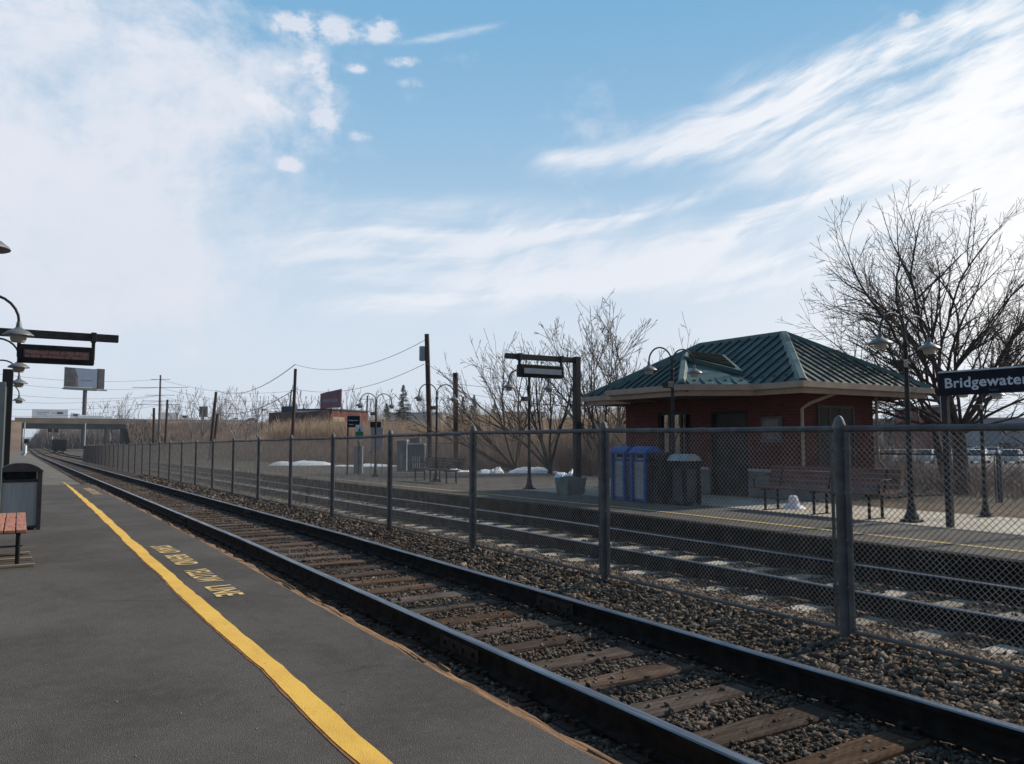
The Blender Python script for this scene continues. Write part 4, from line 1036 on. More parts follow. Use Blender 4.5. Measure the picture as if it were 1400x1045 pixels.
# projecting bay over the entrance
BXF, by0, by1 = 12.78, 13.25, 15.9; q0, q1 = 12.35, 16.75
bt = 3.60; bym = (by0 + by1) / 2; brx = BXF + 1.42; vx = EX0 + (bt - EZ) / ((RZ - EZ) / rh)
b1 = (BXF, by0, EZ + .002); b2 = (BXF, by1, EZ + .002); b3 = (EX0 - .02, q0, EZ + .002); b4 = (EX0 - .02, q1, EZ + .002); br0 = (brx, bym, bt); br1 = (vx + .05, bym, bt)
roof_face([b1, br0, b2], 'bay_roof', seam=.26)
sidef = roof_face([b1, b3, br1, br0], 'bay_roof', M_ROOFL, seam=.36)  # lighter green paints the sky's reflection onto this slope
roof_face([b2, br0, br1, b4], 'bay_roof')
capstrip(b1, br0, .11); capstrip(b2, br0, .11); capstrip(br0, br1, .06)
# louvred vent set into the side slope of the bay
A_, C_, E_ = Vector(br0), Vector(br1), Vector(br1).lerp(Vector(b3), .70); nrm = (Vector(b3) - Vector(b1)).cross(Vector(br0) - Vector(b1)).normalized()
if nrm.z < 0: nrm = -nrm
fr = MB(); F0 = A_.lerp(Vector(b1), .18)
poly = [F0, A_.lerp(C_, .03), C_, E_]
vfr = MB().slab([p + nrm * .12 for p in poly], nrm, .12); vfr.v = [(x - 15, y - 11.74, z) for x, y, z in vfr.v]
vf = vfr.build('louvre_vent', M_ROOFL, B)
lv = MB()
for k in range(5):
    u0, u1 = .10 + k * .175, .10 + k * .175 + .115
    a, b_ = poly[1].lerp(poly[0], 1 - u0), poly[2].lerp(poly[3], 1 - u0); c, d_ = poly[1].lerp(poly[0], 1 - u1), poly[2].lerp(poly[3], 1 - u1)
    def sh_(p, q, f_): return p.lerp(q, f_)
    P4 = [sh_(a, b_, .10), sh_(a, b_, .90), sh_(c, d_, .90), sh_(c, d_, .10)]
    lv.slab([p + nrm * .15 for p in P4], nrm, .03)
lv.v = [(x - 15, y - 11.74, z) for x, y, z in lv.v]; lv.build('louvre_slats', mat('dark_louvre', (.012, .016, .015), (.008, .01, .01), 3, .95, spec=.02), vf)
# gutter, fascia and soffit round the eaves (outline with the bay)
outl = [(EX0, EY0), (EX1, EY0), (EX1, EY1), (EX0, EY1), (EX0, q1), (BXF, by1), (BXF, by0), (EX0, q0)]
def eave(off0, off1, z0, z1, name, m):
    mb = MB(); n_ = len(outl); cx, cy = 16.4, 14.6
    def off(i, d_):
        p = Vector(outl[i]); a = Vector(outl[i - 1]); b = Vector(outl[(i + 1) % n_])
        e1 = (p - a).normalized(); e2 = (b - p).normalized(); n1 = Vector((e1.y, -e1.x)); n2 = Vector((e2.y, -e2.x)); k = 1 / max(.35, 1 + n1.dot(n2))
        return p + (n1 + n2) * (k * d_)
    for i in range(n_):
        for d_, z in ((off0, z0), (off1, z0), (off1, z1), (off0, z1)):
            q = off(i, d_); mb.v.append((q.x - 15, q.y - 11.74, z))
    for i in range(n_):
        j = (i + 1) % n_
        for k in range(4): k2 = (k + 1) % 4; mb.f.append((i * 4 + k, i * 4 + k2, j * 4 + k2, j * 4 + k)); mb.mi.append(0)
    return mb.build(name, m, B)
eave(-.06, .07, EZ - .13, EZ + .0, 'gutter', M_FASC)
eave(-.16, -.063, EZ - .25, EZ - .06, 'fascia', M_FASC)
eave(-.75, -.162, EZ - .20, EZ - .17, 'soffit', M_SOFF)
toB(MB().box(12.9, 15.2, 13.2, 15.95, EZ - .165, EZ - .12)).build('bay_soffit', M_SOFF, B)
dn_ = MB(); c0 = (14.93, 11.66)
dn_.tube([(14.95, 11.67, base_z + .02), (14.95, 11.67, 2.18), (15.05, 11.55, 2.30), (15.55, 11.16, 2.55), (15.62, 11.06, 2.66)], .038, 8)
toB(dn_).build('downspout', M_FASC, B, True)
dn_ = MB().tube([(17.70, 11.66, 2.60), (17.70, 11.66, 1.0), (17.82, 11.58, .84), (17.82, 11.58, .74)], .036, 8); toB(dn_).build('downspout', M_FASC, B, True)
toB(MB().box(17.74, 17.92, 11.5, 11.66, .55, .80)).build('splash_block', mat('pale_stone_cap', (.47, .45, .42)), B, False, .01)

# ================================================================== TREES
def bark(name, c1, c2):
    return mat(name, c1, c2, 3, .9, bump=.6, bscale=20, stretch=(1, 1, .3), coord='World')
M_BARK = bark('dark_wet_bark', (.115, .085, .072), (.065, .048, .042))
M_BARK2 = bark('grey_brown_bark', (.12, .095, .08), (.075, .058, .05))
M_FARTREE = bark('haze_paled_twigs', (.235, .205, .195), (.17, .15, .145))  # twigs lightened in colour to stand in for distance haze
def grow(base, stems, seed, levels, spread=.5, minr=.004, trop=.10, wob=.07, step=.24, rate=1.0, droop=0, ratio=.6, curve=0, kids=0, dens=0):
    """stems: list of (direction, length, radius): long limbs that taper evenly and throw side shoots all along"""
    r = random.Random(seed); thick, thin = [], []
    def br(p, d, L, rad, lv):
        st_ = step * (1 if lv < 2 else .8); n_ = max(3, int(L / st_)); h = L / n_; q = p.copy(); dd = d.copy(); r0 = rad
        bend = Vector((r.gauss(0, 1), r.gauss(0, 1), r.gauss(0, .5))) * wob * .35
        for i in range(n_):
            u = (i + 1) / n_
            dd = (dd + bend + Vector((r.gauss(0, wob), r.gauss(0, wob), r.gauss(0, wob * .8) + trop * h))).normalized()
            q2 = q + dd * h; r1 = max(minr, rad * (1 - u) ** .75)
            (thick if r0 > minr * 3.2 else thin).append((q, q2, r0, r1)); q = q2; r0 = r1
            if lv < levels and u > (.16 if lv == 0 else .10) and u < .99:
                for _ in range(2 if r.random() < .35 * rate else 1):
                    if r.random() < (.50 if lv == 0 else .42) * rate * min(1, h / .16):
                        a = r.uniform(.40, .95) * spread * 1.5; ax = dd.cross(Vector((r.gauss(0, 1), r.gauss(0, 1), r.gauss(0, 1)))).normalized()
                        nd = (dd * math.cos(a) + ax * math.sin(a)).normalized()
                        Lc = L * (1 - u * .75) * r.uniform(.30, .78) * ratio / .6
                        if Lc > .10: br(q, nd, Lc, max(minr, r1 * r.uniform(.45, .75)), lv + 1)
    for d, L, rad in stems: br(Vector(base), Vector(d).normalized(), L, rad, 0)
    return thick, thin
def tree(name, label, cat, pos, stems, seed, levels, m, group=None, trunk=None, cap=70000, **kw):
    t = thing(name, label, cat, pos, 0, group); start = (0, 0, 0); th_, tn = [], []
    if trunk:
        h, r0, lean = trunk; a = Vector((0, 0, -.2)); P_ = [a]
        for k in range(1, 5): P_.append(Vector((lean[0] * k / 4, lean[1] * k / 4, h * k / 4)))
        tr = [(P_[k], P_[k + 1], r0 * (1.25 - .1 * k if k == 0 else 1.1 - .06 * k), r0 * (1.06 - .06 * k)) for k in range(4)]; start = P_[-1]
        V, F = segs_mesh(tr, 10); bulk('trunk', V, F, m, t, True)
    a, b = grow(start, stems, seed, levels, **kw)
    if not trunk:
        k = len(stems)
    Vs = []; Fs = []; off = 0
    for S, n_ in ((a, 6), (b[:cap], 3)):
        if S:
            V, F = segs_mesh(S, n_); Vs.append(V); Fs.append(F + off); off += len(V)
    bulk('crown', np.concatenate(Vs), np.concatenate(Fs), m, t, False)
    return t, len(a) + len(b)
# the big bare tree behind the station sign
bp = pt(1318, 690, D=21.5); bp.z = .06
rt = random.Random(3); stems = []; vr = _r
for i in range(17):      # limbs fanning from a low crotch, wide and rounded
    a = -1.45 + 2.84 * i / 16 + rt.uniform(-.07, .07); L = (5.9 - 1.25 * abs(a) ** 1.6) * rt.uniform(.88, 1.06) + (.75 if a < -.95 else 1.15 if a < -.2 else 0) - (.5 if a > .7 else 0)
    dv = vr * math.sin(a) + Vector((0, 0, math.cos(a) * .95 + .16)) + _f * rt.uniform(-.6, .6); stems.append((tuple(dv), L * 1.12, rt.uniform(.040, .066) * (1.15 if abs(a) < .9 else .9)))
_, cnt = tree('bare_tree', 'big bare many-limbed tree behind the Bridgewater sign at the right', 'tree', bp, stems, 21, 5, M_BARK, trunk=(1.55, .20, (.05, .1)),
     spread=.68, minr=.0050, trop=.05, wob=.085, rate=1.25, cap=200000)
print('big tree segs', cnt)
bp2 = pt(1296, 686, D=22.5); bp2.z = .08
tree('bare_tree', 'slender leaning bare tree just left of the big tree trunk', 'tree', bp2, [(tuple(vr * -.75 + Vector((0, 0, 1))), 3.8, .055), (tuple(vr * -.2 + Vector((0, 0, 1))), 4.2, .06), (tuple(vr * .3 + Vector((0, 0, 1))), 3.6, .05)], 9, 3, M_BARK, trunk=(1.6, .11, (-.25, .15)), spread=.5, minr=.0055, trop=.14, wob=.06)
# the thin trees in the middle
mid = [((706, 612), 38, 5.9, 8, -.62, .62, 'bare shrubby tree leaning left beside the display post', 4),
       ((752, 612), 36, 6.1, 8, -.25, .50, 'bare tree whose stems fan out behind the hanging blank display', 5),
       ((826, 612), 35, 6.9, 10, .02, .62, 'tallest of the three bare trees, just left of the green roof', 6),
       ((905, 612), 37, 6.4, 6, .10, .42, 'bare tree whose top shows above the roof ridge', 7)]
for (px, py), D, L, ns, lean, fan, lb, seed in mid:
    p = pt(px, py, D=D); p.z = -.1 + zg(p.y); r = random.Random(seed); st_ = []
    for k in range(ns):
        a = lean + fan * (-1 + 2 * k / (ns - 1)) + r.uniform(-.08, .08)
        dv = vr * math.sin(a) + _f * r.uniform(-.3, .3) + Vector((0, 0, math.cos(a))); st_.append((tuple(dv), L * r.uniform(.86, 1.12), r.uniform(.044, .072)))
    tree('bare_tree', lb, 'tree', p, st_, seed * 13, 3, M_BARK2, 'bare trees between the display post and the building', trunk=(.35, .13, (0, 0)), spread=.56, minr=.0095, trop=.07, wob=.075, step=.34, rate=1.12)
for (px, D, L, seed, lb) in ((832, 36, 4.0, 31, 'thin bare tree showing under the left eave of the roof'), (866, 30, 3.7, 32, 'dark thin tree close to the left wall of the building'), (800, 39, 3.9, 33, 'thin bare tree right behind the gantry post')):
    p = pt(px, 612, D=D); p.z = -.1 + zg(p.y); r = random.Random(seed)
    tree('bare_tree', lb, 'tree', p, [(tuple(vr * r.uniform(-.3, .3) + Vector((0, 0, 1))), L, .05), (tuple(vr * r.uniform(-.4, .4) + Vector((0, 0, 1))), L * .8, .04)], seed, 2, M_BARK2, 'bare trees between the display post and the building', trunk=(.4, .07, (0, 0)), minr=.009, trop=.12, rate=.6)
# far bare trees on the skyline: a few kinds, each standing tree an object
def far_proto(seed, H, m, minr=.028):
    r = random.Random(seed); st_ = []
    for k in range(6):
        a = r.uniform(0, 6.283); t_ = r.uniform(.1, .75); st_.append(((math.cos(a) * t_, math.sin(a) * t_, 1), H * r.uniform(.55, .78), H * .008))
    t, c = tree('bare_tree', 'bare tree on the skyline', 'tree', (0, 0, 0), st_, seed, 3, m, 'bare trees on the skyline', trunk=(H * .16, H * .013, (0, 0)), spread=.5, minr=minr, trop=.03, wob=.07, step=H * .055, rate=.8)
    print('far', c); return t
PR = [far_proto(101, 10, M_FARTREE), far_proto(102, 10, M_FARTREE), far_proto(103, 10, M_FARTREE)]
sky_tr = [(168, 548, 300), (186, 553, 320), (150, 551, 310), (240, 545, 260), (262, 536, 240), (276, 540, 250), (306, 541, 260), (322, 538, 240), (336, 543, 250), (352, 540, 240), (366, 545, 250), (382, 548, 230),
          (412, 540, 200), (428, 550, 190), (446, 553, 260), (470, 540, 210), (486, 538, 200), (500, 542, 190), (514, 545, 210), (530, 540, 200), (566, 541, 200), (580, 545, 220), (604, 543, 190), (620, 540, 190), (640, 546, 180),
          (120, 556, 330), (222, 550, 300), (294, 549, 280), (134, 554, 340), (1205, 548, 150), (1226, 556, 170), (1246, 552, 160), (396, 544, 250), (455, 545, 220), (542, 547, 230), (660, 552, 170), (700, 556, 160)]
first = [True] * 3
wh = ['past the bridge pier', 'over the overpass right of the billboard', 'behind the overpass traffic', 'between the cross-arm pole and the dark box sign', 'near the leaning pair of poles', 'left of the roof billboard', 'right of the roof billboard', 'behind the twin lamps']
r = random.Random(44)
for i, (px, py, D) in enumerate(sky_tr):
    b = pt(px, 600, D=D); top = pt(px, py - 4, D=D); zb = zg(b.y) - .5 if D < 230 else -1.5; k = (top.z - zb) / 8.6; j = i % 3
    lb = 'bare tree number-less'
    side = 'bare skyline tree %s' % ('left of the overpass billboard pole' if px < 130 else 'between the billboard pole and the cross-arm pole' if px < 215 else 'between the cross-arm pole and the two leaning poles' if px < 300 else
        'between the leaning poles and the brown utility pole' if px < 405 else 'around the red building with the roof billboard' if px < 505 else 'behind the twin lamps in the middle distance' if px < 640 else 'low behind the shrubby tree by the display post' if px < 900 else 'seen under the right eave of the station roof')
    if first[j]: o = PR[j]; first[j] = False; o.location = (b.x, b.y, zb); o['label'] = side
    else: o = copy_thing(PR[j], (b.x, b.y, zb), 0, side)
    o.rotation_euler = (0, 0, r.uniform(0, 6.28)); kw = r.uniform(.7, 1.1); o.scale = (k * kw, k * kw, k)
# conifers
M_CONF = mat('dark_conifer_green', (.045, .062, .045), (.022, .034, .026), 1.0, .9, coord='World')
def conifer(label, px, py, D, w):
    b = pt(px, 600, D=D); zb = -1.0; H = pt(px, py, D=D).z - zb; t = thing('conifer_tree', label, 'conifer', (b.x, b.y, zb), 0, 'conifers on the skyline')
    MB().tube([(0, 0, 0), (0, 0, H * .96)], [H * .018, H * .003], 6).build('trunk', M_BARK2, t)
    S = []; r = random.Random(int(px))
    for i in range(420):
        u = r.uniform(.12, 1.0) ** .8; z = H * u; R_ = w * (1 - u) ** .8 * r.uniform(.55, 1.1) + .05; a = r.uniform(0, 6.283)
        p0 = Vector((0, 0, z)); p1 = Vector((math.cos(a) * R_, math.sin(a) * R_, z - R_ * r.uniform(.0, .35) + .1)); S.append((p0, p1, .02, .01))
        for k in range(7):
            q = p0.lerp(p1, r.uniform(.25, 1)); d = Vector((math.cos(a + r.uniform(-1.3, 1.3)), math.sin(a + r.uniform(-1.3, 1.3)), r.uniform(-.5, .3))) * (R_ * .22 + .12); S.append((q, q + d, .05, .015))
    V, F = segs_mesh(S, 3); bulk('crown', V, F, M_CONF, t)
conifer('tall layered conifer behind the second pair of twin lamps', 551, 527, 160, 3.6)
conifer('small dark conifer by the thick brown utility pole', 633, 543, 150, 1.8)
conifer('dark conifer right of the thick brown pole', 648, 541, 155, 2.2)
conifer('low broad conifer behind the lamp heads', 528, 552, 170, 2.6)
conifer('distant dark conifer left of the hanging blank display', 676, 552, 190, 3.4)

# ------------------------------------------------------------------ brush and reeds
def brush(name, n_, pos, hh, rad, m, lean=.22, twigs=2, seed=1):
    g = np.random.default_rng(seed); X, Y, Z = pos(g, n_); H = hh(g, n_, X, Y)
    base = np.stack([X, Y, Z], 1); d = np.stack([g.normal(0, lean, n_), g.normal(0, lean, n_), np.ones(n_)], 1); tip = base + d * H[:, None]
    mid = base + d * (H * .5)[:, None] + g.normal(0, .04, (n_, 3)) * H[:, None]
    A = [(base, mid, rad, rad * .75), (mid, tip, rad * .75, rad * .25)]
    for k in range(twigs):
        f = g.uniform(.3, .95, n_)[:, None]; q = base + (tip - base) * f; e = q + np.stack([g.normal(0, .3, n_), g.normal(0, .3, n_), g.uniform(.1, .7, n_)], 1) * (H * .32)[:, None]; A.append((q, e, rad * .5, rad * .2))
    Vs, Fs, off = [], [], 0
    for p0, p1, r0, r1 in A:
        a = g.uniform(0, 3.14, n_); s = np.stack([np.cos(a), np.sin(a), np.zeros(n_)], 1); s2 = np.stack([-np.sin(a), np.cos(a), np.zeros(n_)], 1)
        tri = [(s, 1), (s * -.5 + s2 * .87, 1), (s * -.5 - s2 * .87, 1)]
        V = np.stack([p0 + v * r0 for v, _ in tri] + [p1 + v * r1 for v, _ in tri], 1)
        q = np.array([[0, 1, 4, 3], [1, 2, 5, 4], [2, 0, 3, 5]]); F = (np.arange(n_) * 6)[:, None, None] + q[None]
        Vs.append(V.reshape(-1, 3)); Fs.append(F.reshape(-1, 4) + off); off += n_ * 6
    return tag(bulk(name, np.concatenate(Vs), np.concatenate(Fs), m), kind='stuff')
def reed_mat(name, cs):
    m = bpy.data.materials.new(name); m.use_nodes = True; t = NT(m.node_tree); b = t.N['Principled BSDF']; g = t.N.new('ShaderNodeNewGeometry')
    cr = t.N.new('ShaderNodeValToRGB'); t.L.new(g.outputs['Random Per Island'], cr.inputs[0]); e = cr.color_ramp.elements
    e[0].color = (*cs[0], 1); e[1].color = (*cs[-1], 1)
    for i, c in enumerate(cs[1:-1]): q = e.new((i + 1) / (len(cs) - 1)); q.color = (*c, 1)
    col = t.mix(t.smooth(t.noise(g.outputs['Position'], .09, 4, .6), .4, .62), cr.outputs[0], t.mix(.5, cr.outputs[0], (.27, .16, .125)))
    t.L.new(col, b.inputs['Base Color']); b.inputs['Roughness'].default_value = .9; return m
M_REED = reed_mat('dry_reed', [(.42, .31, .20), (.54, .41, .27), (.29, .215, .155), (.46, .34, .23)])
M_BRU = reed_mat('brown_brushwood', [(.24, .18, .14), (.15, .12, .10), (.33, .255, .20), (.20, .14, .12)])
def clump(X, Y, f=1.0):
    v = np.sin(X * .9 * f + 1.3) * np.sin(Y * .55 * f) + .7 * np.sin(X * 2.1 * f + Y * 1.3 * f) + .6 * np.sin(Y * .23 * f + X * .31 * f + 2) + .5 * np.sin(Y * 3.3 * f - X)
    return np.clip(.5 + .27 * v, 0, 1)
def hgt(X, Y): return -.45 - .0075 * np.clip(Y - 12, 0, 166)
def posA(g, n_):   # thicket behind the far platform, from the building outwards
    Y = g.uniform(19, 150, n_) ** 1.0; Y = 19 + (Y - 19) * g.uniform(.15, 1, n_); X = 21.0 + g.uniform(0, 1, n_) ** 1.6 * (5 + Y * .35); return X, Y, hgt(X, Y) + .35
brush('brushwood_thicket', 26000, posA, lambda g, n_, X, Y: g.uniform(.8, 1.9, n_) * (.55 + .9 * clump(X, Y)) * (1 + Y * .0025), .010, M_BRU, .26, 5, 1)
def posB(g, n_):   # reeds, taller, further back
    Y = g.uniform(30, 150, n_); X = 21.8 + Y * .10 + g.uniform(0, 1, n_) * (6 + Y * .25); return X, Y, hgt(X, Y) + .2
brush('reed_bed', 30000, posB, lambda g, n_, X, Y: g.uniform(2.5, 4.0, n_) * (.76 + .40 * clump(X, Y, .5)) * (1 + Y * .0022), .013, M_REED, .13, 4, 2)
def posH(g, n_):
    px = g.uniform(372, 530, n_); D = g.uniform(92, 112, n_); xc = (px - 700) / FPX * D; X = xc * ca + D * sa; Y = -xc * sa + D * ca; return X, Y, hgt(X, Y) + .1
brush('reed_bed', 6500, posH, lambda g, n_, X, Y: g.uniform(3.2, 5.1, n_) * (.85 + .22 * clump(X, Y, .6)), .026, M_REED, .10, 4, 12)
def posC(g, n_):   # scrub on the right behind the back fence
    X = g.uniform(19, 60, n_) ; Y = g.uniform(-4, 1.0, n_) * 1.0 + X * g.uniform(0, .95, n_); return X, Y, np.interp(X, [15, 19, 45], [.1, .08, -.8])
brush('bank_scrub', 16000, posC, lambda g, n_, X, Y: g.uniform(.35, .95, n_), .010, M_BRU, .45, 3, 3)
def posD(g, n_):   # scrub on the highway bank
    X = g.uniform(28, 210, n_); u = g.random(n_); Y = 256 + u * 20 - .0 * X; return X, Y, -1.3 + u * 8.4
brush('bank_brush', 15000, posD, lambda g, n_, X, Y: g.uniform(.8, 2.4, n_), .05, M_BRU, .3, 3, 4)
def posE(g, n_):   # wood beyond the bridge
    X = 3 + 110 * g.uniform(0, 1, n_) ** 1.5; Y = g.uniform(350, 430, n_); return X, Y, np.full(n_, -1.5)
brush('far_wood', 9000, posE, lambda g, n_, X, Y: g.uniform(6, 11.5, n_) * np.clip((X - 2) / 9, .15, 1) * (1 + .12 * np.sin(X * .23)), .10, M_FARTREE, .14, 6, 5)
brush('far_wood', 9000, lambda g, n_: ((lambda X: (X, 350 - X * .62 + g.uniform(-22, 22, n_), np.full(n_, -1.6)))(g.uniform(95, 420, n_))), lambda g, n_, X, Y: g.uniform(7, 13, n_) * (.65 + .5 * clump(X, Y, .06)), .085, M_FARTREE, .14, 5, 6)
def posG(g, n_):
    Y = g.uniform(34, 200, n_); X = -2.0 - g.uniform(0, 1, n_) ** 2 * 30; return X, Y, hgt(X, Y) + .1
brush('verge_brush', 4000, posG, lambda g, n_, X, Y: g.uniform(.5, 2.4, n_), .014, M_BRU, .2, 3, 7)

# ------------------------------------------------------------------ overpass with traffic
M_BRC = mat('weathered_parapet', (.36, .28, .20), (.27, .21, .15), .25, .9, coord='World')
M_GIRD = mat('grey_green_girder', (.13, .13, .105), (.10, .10, .082), .3, .7, coord='World')
YB = 280.0
def bx(px): # x on the plane of the overpass front
    return pt(px, 575, Y=YB).x
zt2 = pt(100, 572, Y=YB).z; zgir = pt(100, 579.5, Y=YB).z; zun = pt(100, 586, Y=YB).z
BR = thing('overpass_bridge', 'long highway overpass crossing high above the tracks at the left', 'bridge', (0, YB, 0))
xl, xr = bx(20), bx(212)
MB().box(xl, xr, 0, .35, zgir, zt2).box(xl, xr, 15.6, 15.95, zgir, zt2).build('parapet', M_BRC, BR)
MB().box(xl, xr, .35, 15.6, zgir - .05, zgir + .35).build('deck', M_BRC, BR)
g_ = MB()
for k in range(6): g_.box(xl, xr, .45 + k * 2.9, .85 + k * 2.9, zun, zgir - .06)
g_.build('girders', M_GIRD, BR)
for px in (150,):
    x = bx(px)
    for k in range(2): MB().tube([(x, 1.2 + k * 4.2, -1.6), (x, 1.2 + k * 4.2, zun)], .95, 14).build('column', M_BRC, BR, True)
MB().box(bx(143), bx(157), .6, 15.2, -1.6, -.9).build('footing', mat('pale_footing', (.5, .5, .5), (.42, .42, .42), .5, .8), BR)
MB().box(bx(172), bx(212), 3.5, 15.8, -1.7, zun - .01).build('abutment', mat('shade_dark_abutment', (.05, .045, .042), (.035, .03, .03), .4, .9), BR)  # dark colour paints the deep shade under the deck
MB().box(xr + .02, bx(345), 0, .35, zt2 - .75, zt2 - .02).build('road_barrier', M_BRC, BR)
MB().box(bx(20), bx(32), .2, 15.8, -1.7, zun - .01).build('abutment', mat('brown_abutment', (.16, .10, .085), (.10, .065, .058), .4, .9, coord='World'), BR)
MB().box(bx(22.5), bx(26), -.6, .19, -1.7, zun - .5).build('wing_wall', mat('cream_wall', (.42, .35, .25), (.33, .27, .2), .4, .8), BR)
# earth bank carrying the highway to the right
x0 = bx(200); mb = MB(); xs = [x0, x0 + 10, 60, 90, 130, 180, 260]
for x in xs:
    h = zt2 - .4 + (x - x0) * -.004; s = 0 if x > x0 else 9
    mb.v += [(x + s * .6, YB - 26, -2.2), (x, YB - 2, h), (x, YB + 18, h), (x, YB + 44, -2.2)]
for i in range(len(xs) - 1):
    for k in range(3): mb.f.append((i * 4 + k, i * 4 + k + 1, i * 4 + k + 5, i * 4 + k + 4)); mb.mi.append(0)
mb.f.append((3, 2, 1, 0)); mb.mi.append(0)
tag(mb.build('highway_embankment', mat('brown_bank', (.25, .17, .12), (.17, .115, .085), .12, .95, bump=1, bscale=2, coord='World')), kind='structure')
mb = MB(); mb.v = []
xs = [-150, bx(30)]
for x in xs: mb.v += [(x, YB - 20, -2.2), (x, YB + 1, zt2 - .8), (x, YB + 18, zt2 - .8), (x, YB + 44, -2.2)]
for k in range(3): mb.f.append((k, k + 1, k + 5, k + 4)); mb.mi.append(0)
tag(mb.build('highway_embankment', MATS['brown_bank']), kind='structure')
# vehicles
M_TIRE = mat('tyre_rubber', (.02, .02, .02), (.015, .015, .015), 5, .9); M_CGL = mat('dark_vehicle_glass', (.02, .024, .03), (.015, .018, .02), 2, .12)
M_TRW = mat('white_trailer_skin', (.92, .92, .92), (.88, .88, .88), .5, .45)
def wheels(t, xs, w, r, z=0):
    for x in xs:
        for s in (-1, 1):
            o = MB().tube([(x, s * w, z + r), (x, s * (w - .24), z + r)], r, 14).build('wheel', M_TIRE, t, False)
def car(label, x, y, z, rz, col, group):
    t = thing('parked_car' if 'parked' in label else 'moving_car', label, 'car', (x, y, z), rz, group)
    prof = [(-2.15, .28), (-2.2, .55), (-2.1, .82), (-1.35, .92), (-.75, 1.38), (.55, 1.40), (1.15, .95), (2.0, .80), (2.18, .55), (2.12, .28)]
    mb = MB(); k = len(prof)
    for s, f in ((-1, .86), (-1, .80), (1, .80), (1, .86)): pass
    for yy in (-.86, .86): mb.v += [(px_, yy * (1.0 if pz_ < .95 else .80), pz_) for px_, pz_ in prof]
    mb.f.append(tuple(range(k))); mb.f.append(tuple(range(2 * k - 1, k - 1, -1))); mb.mi += [0, 0]
    for i in range(k): j = (i + 1) % k; mb.f.append((i, i + k, j + k, j)); mb.mi.append(0)
    mb.build('body', mat('car_paint_' + col[0], col[1], tuple(c * .9 for c in col[1]), 2, .3), t, False, .03)
    g_ = MB()
    for s in (-1, 1): g_.face([(-1.2, s * .835, .96), (1.0, s * .835, .96), (.5, s * .72, 1.34), (-.72, s * .72, 1.34)])
    g_.face([(1.13, -.66, .985), (1.13, .66, .985), (.60, .62, 1.375), (.60, -.62, 1.375)]).face([(-1.33, -.66, .955), (-1.33, .66, .955), (-.80, .62, 1.365), (-.80, -.62, 1.365)])
    g_.build('windows', M_CGL, t)
    wheels(t, (-1.35, 1.35), .86, .32)
    return t
WHT, SIL, DRK, RED_ = ('white', (.75, .75, .76)), ('silver', (.45, .46, .48)), ('charcoal', (.05, .05, .055)), ('maroon', (.22, .03, .03))
zr = zgir + .36; yr = YB + 3.5
def truck(label, pa, pb, col=M_TRW, h=3.0, text=True):
    xa, xb = pt(pa, 565, Y=yr).x, pt(pb, 565, Y=yr).x; L = xb - xa
    t = thing('semi_trailer_truck', label, 'truck', (xa, yr, zr), 0, 'vehicles on the overpass')
    b = MB().box(0, L, -1.25, 1.25, 1.05, 1.05 + h).build('trailer', col, t, False, .05)
    MB().box(-.02, -.005, -1.2, 1.2, 1.1, 1.0 + h).build('rear_door', mat('grey_trailer_door', (.25, .25, .27), (.2, .2, .22), 1, .5), b)  # plain grey skin on the trailer's rear
    if text:
        q = MB()
        for k in range(9): q.box(1.3 + k * .36, 1.3 + k * .36 + .22, -1.262, -1.252, 2.9, 3.25)
        for k in range(7): q.box(1.3 + k * .36, 1.3 + k * .36 + .22, -1.262, -1.252, 2.3, 2.55)
        for k in range(6): q.box(5.2 + k * .36, 5.2 + k * .36 + .2, -1.262, -1.252, 2.8, 3.05)
        q.build('lettering', mat('grey_print', (.42, .42, .44), (.36, .36, .38), 1, .5), b)
        MB().box(L - 3.0, L - 1.4, -1.262, -1.252, 2.6, 3.3).build('emblem', mat('brown_print', (.22, .14, .13), (.18, .12, .12), 1, .5), b)
    c = MB(); c.v = []; X = L + .5
    pr = [(X, .7), (X + 4.6, .7), (X + 4.7, 1.7), (X + 3.1, 2.1), (X + 2.6, 2.9), (X + .2, 3.1)]
    for yy in (-1.15, 1.15): c.v += [(a, yy, z) for a, z in pr]
    k = len(pr); c.f += [tuple(range(k)), tuple(range(2 * k - 1, k - 1, -1))]; c.mi += [0, 0]
    for i in range(k): j = (i + 1) % k; c.f.append((i, i + k, j + k, j)); c.mi.append(0)
    cb = c.build('cab', M_TRW, t, False, .06); MB().box(X + .9, X + 2.2, -1.162, -1.152, 2.05, 2.7).build('side_window', M_CGL, cb)
    wheels(t, (1.0, 2.3, L - 1.2, X + 3.6), 1.2, .5)
    return t
truck('long white trailer truck with grey rear door on the overpass', 44, 93)
t = thing('flatbed_truck', 'low white flatbed truck driving ahead of the long trailer', 'truck', (pt(106, 565, Y=yr).x, yr, zr), 0, 'vehicles on the overpass')
MB().box(0, 7.5, -1.2, 1.2, 1.0, 2.4).build('load', M_TRW, t, False, .1); MB().box(7.7, 10.0, -1.1, 1.1, .6, 2.3).build('cab', M_TRW, t, False, .15); wheels(t, (1, 2.2, 8.8), 1.15, .45)
truck('plain white trailer truck behind the cross-arm pole', 219, 243, M_TRW, 2.7, False)
t = thing('panel_van', 'white van on the bank right of the plain white truck', 'van', (pt(252, 565, Y=yr).x, yr, zr), 0, 'vehicles on the overpass')
MB().box(0, 4.2, -1, 1, .5, 2.3).build('body', M_TRW, t, False, .15); MB().box(4.2, 5.4, -1, 1, .5, 1.5).build('bonnet', M_TRW, t, False, .15); wheels(t, (.9, 4.3), 1, .36)
zz = zt2 - .4
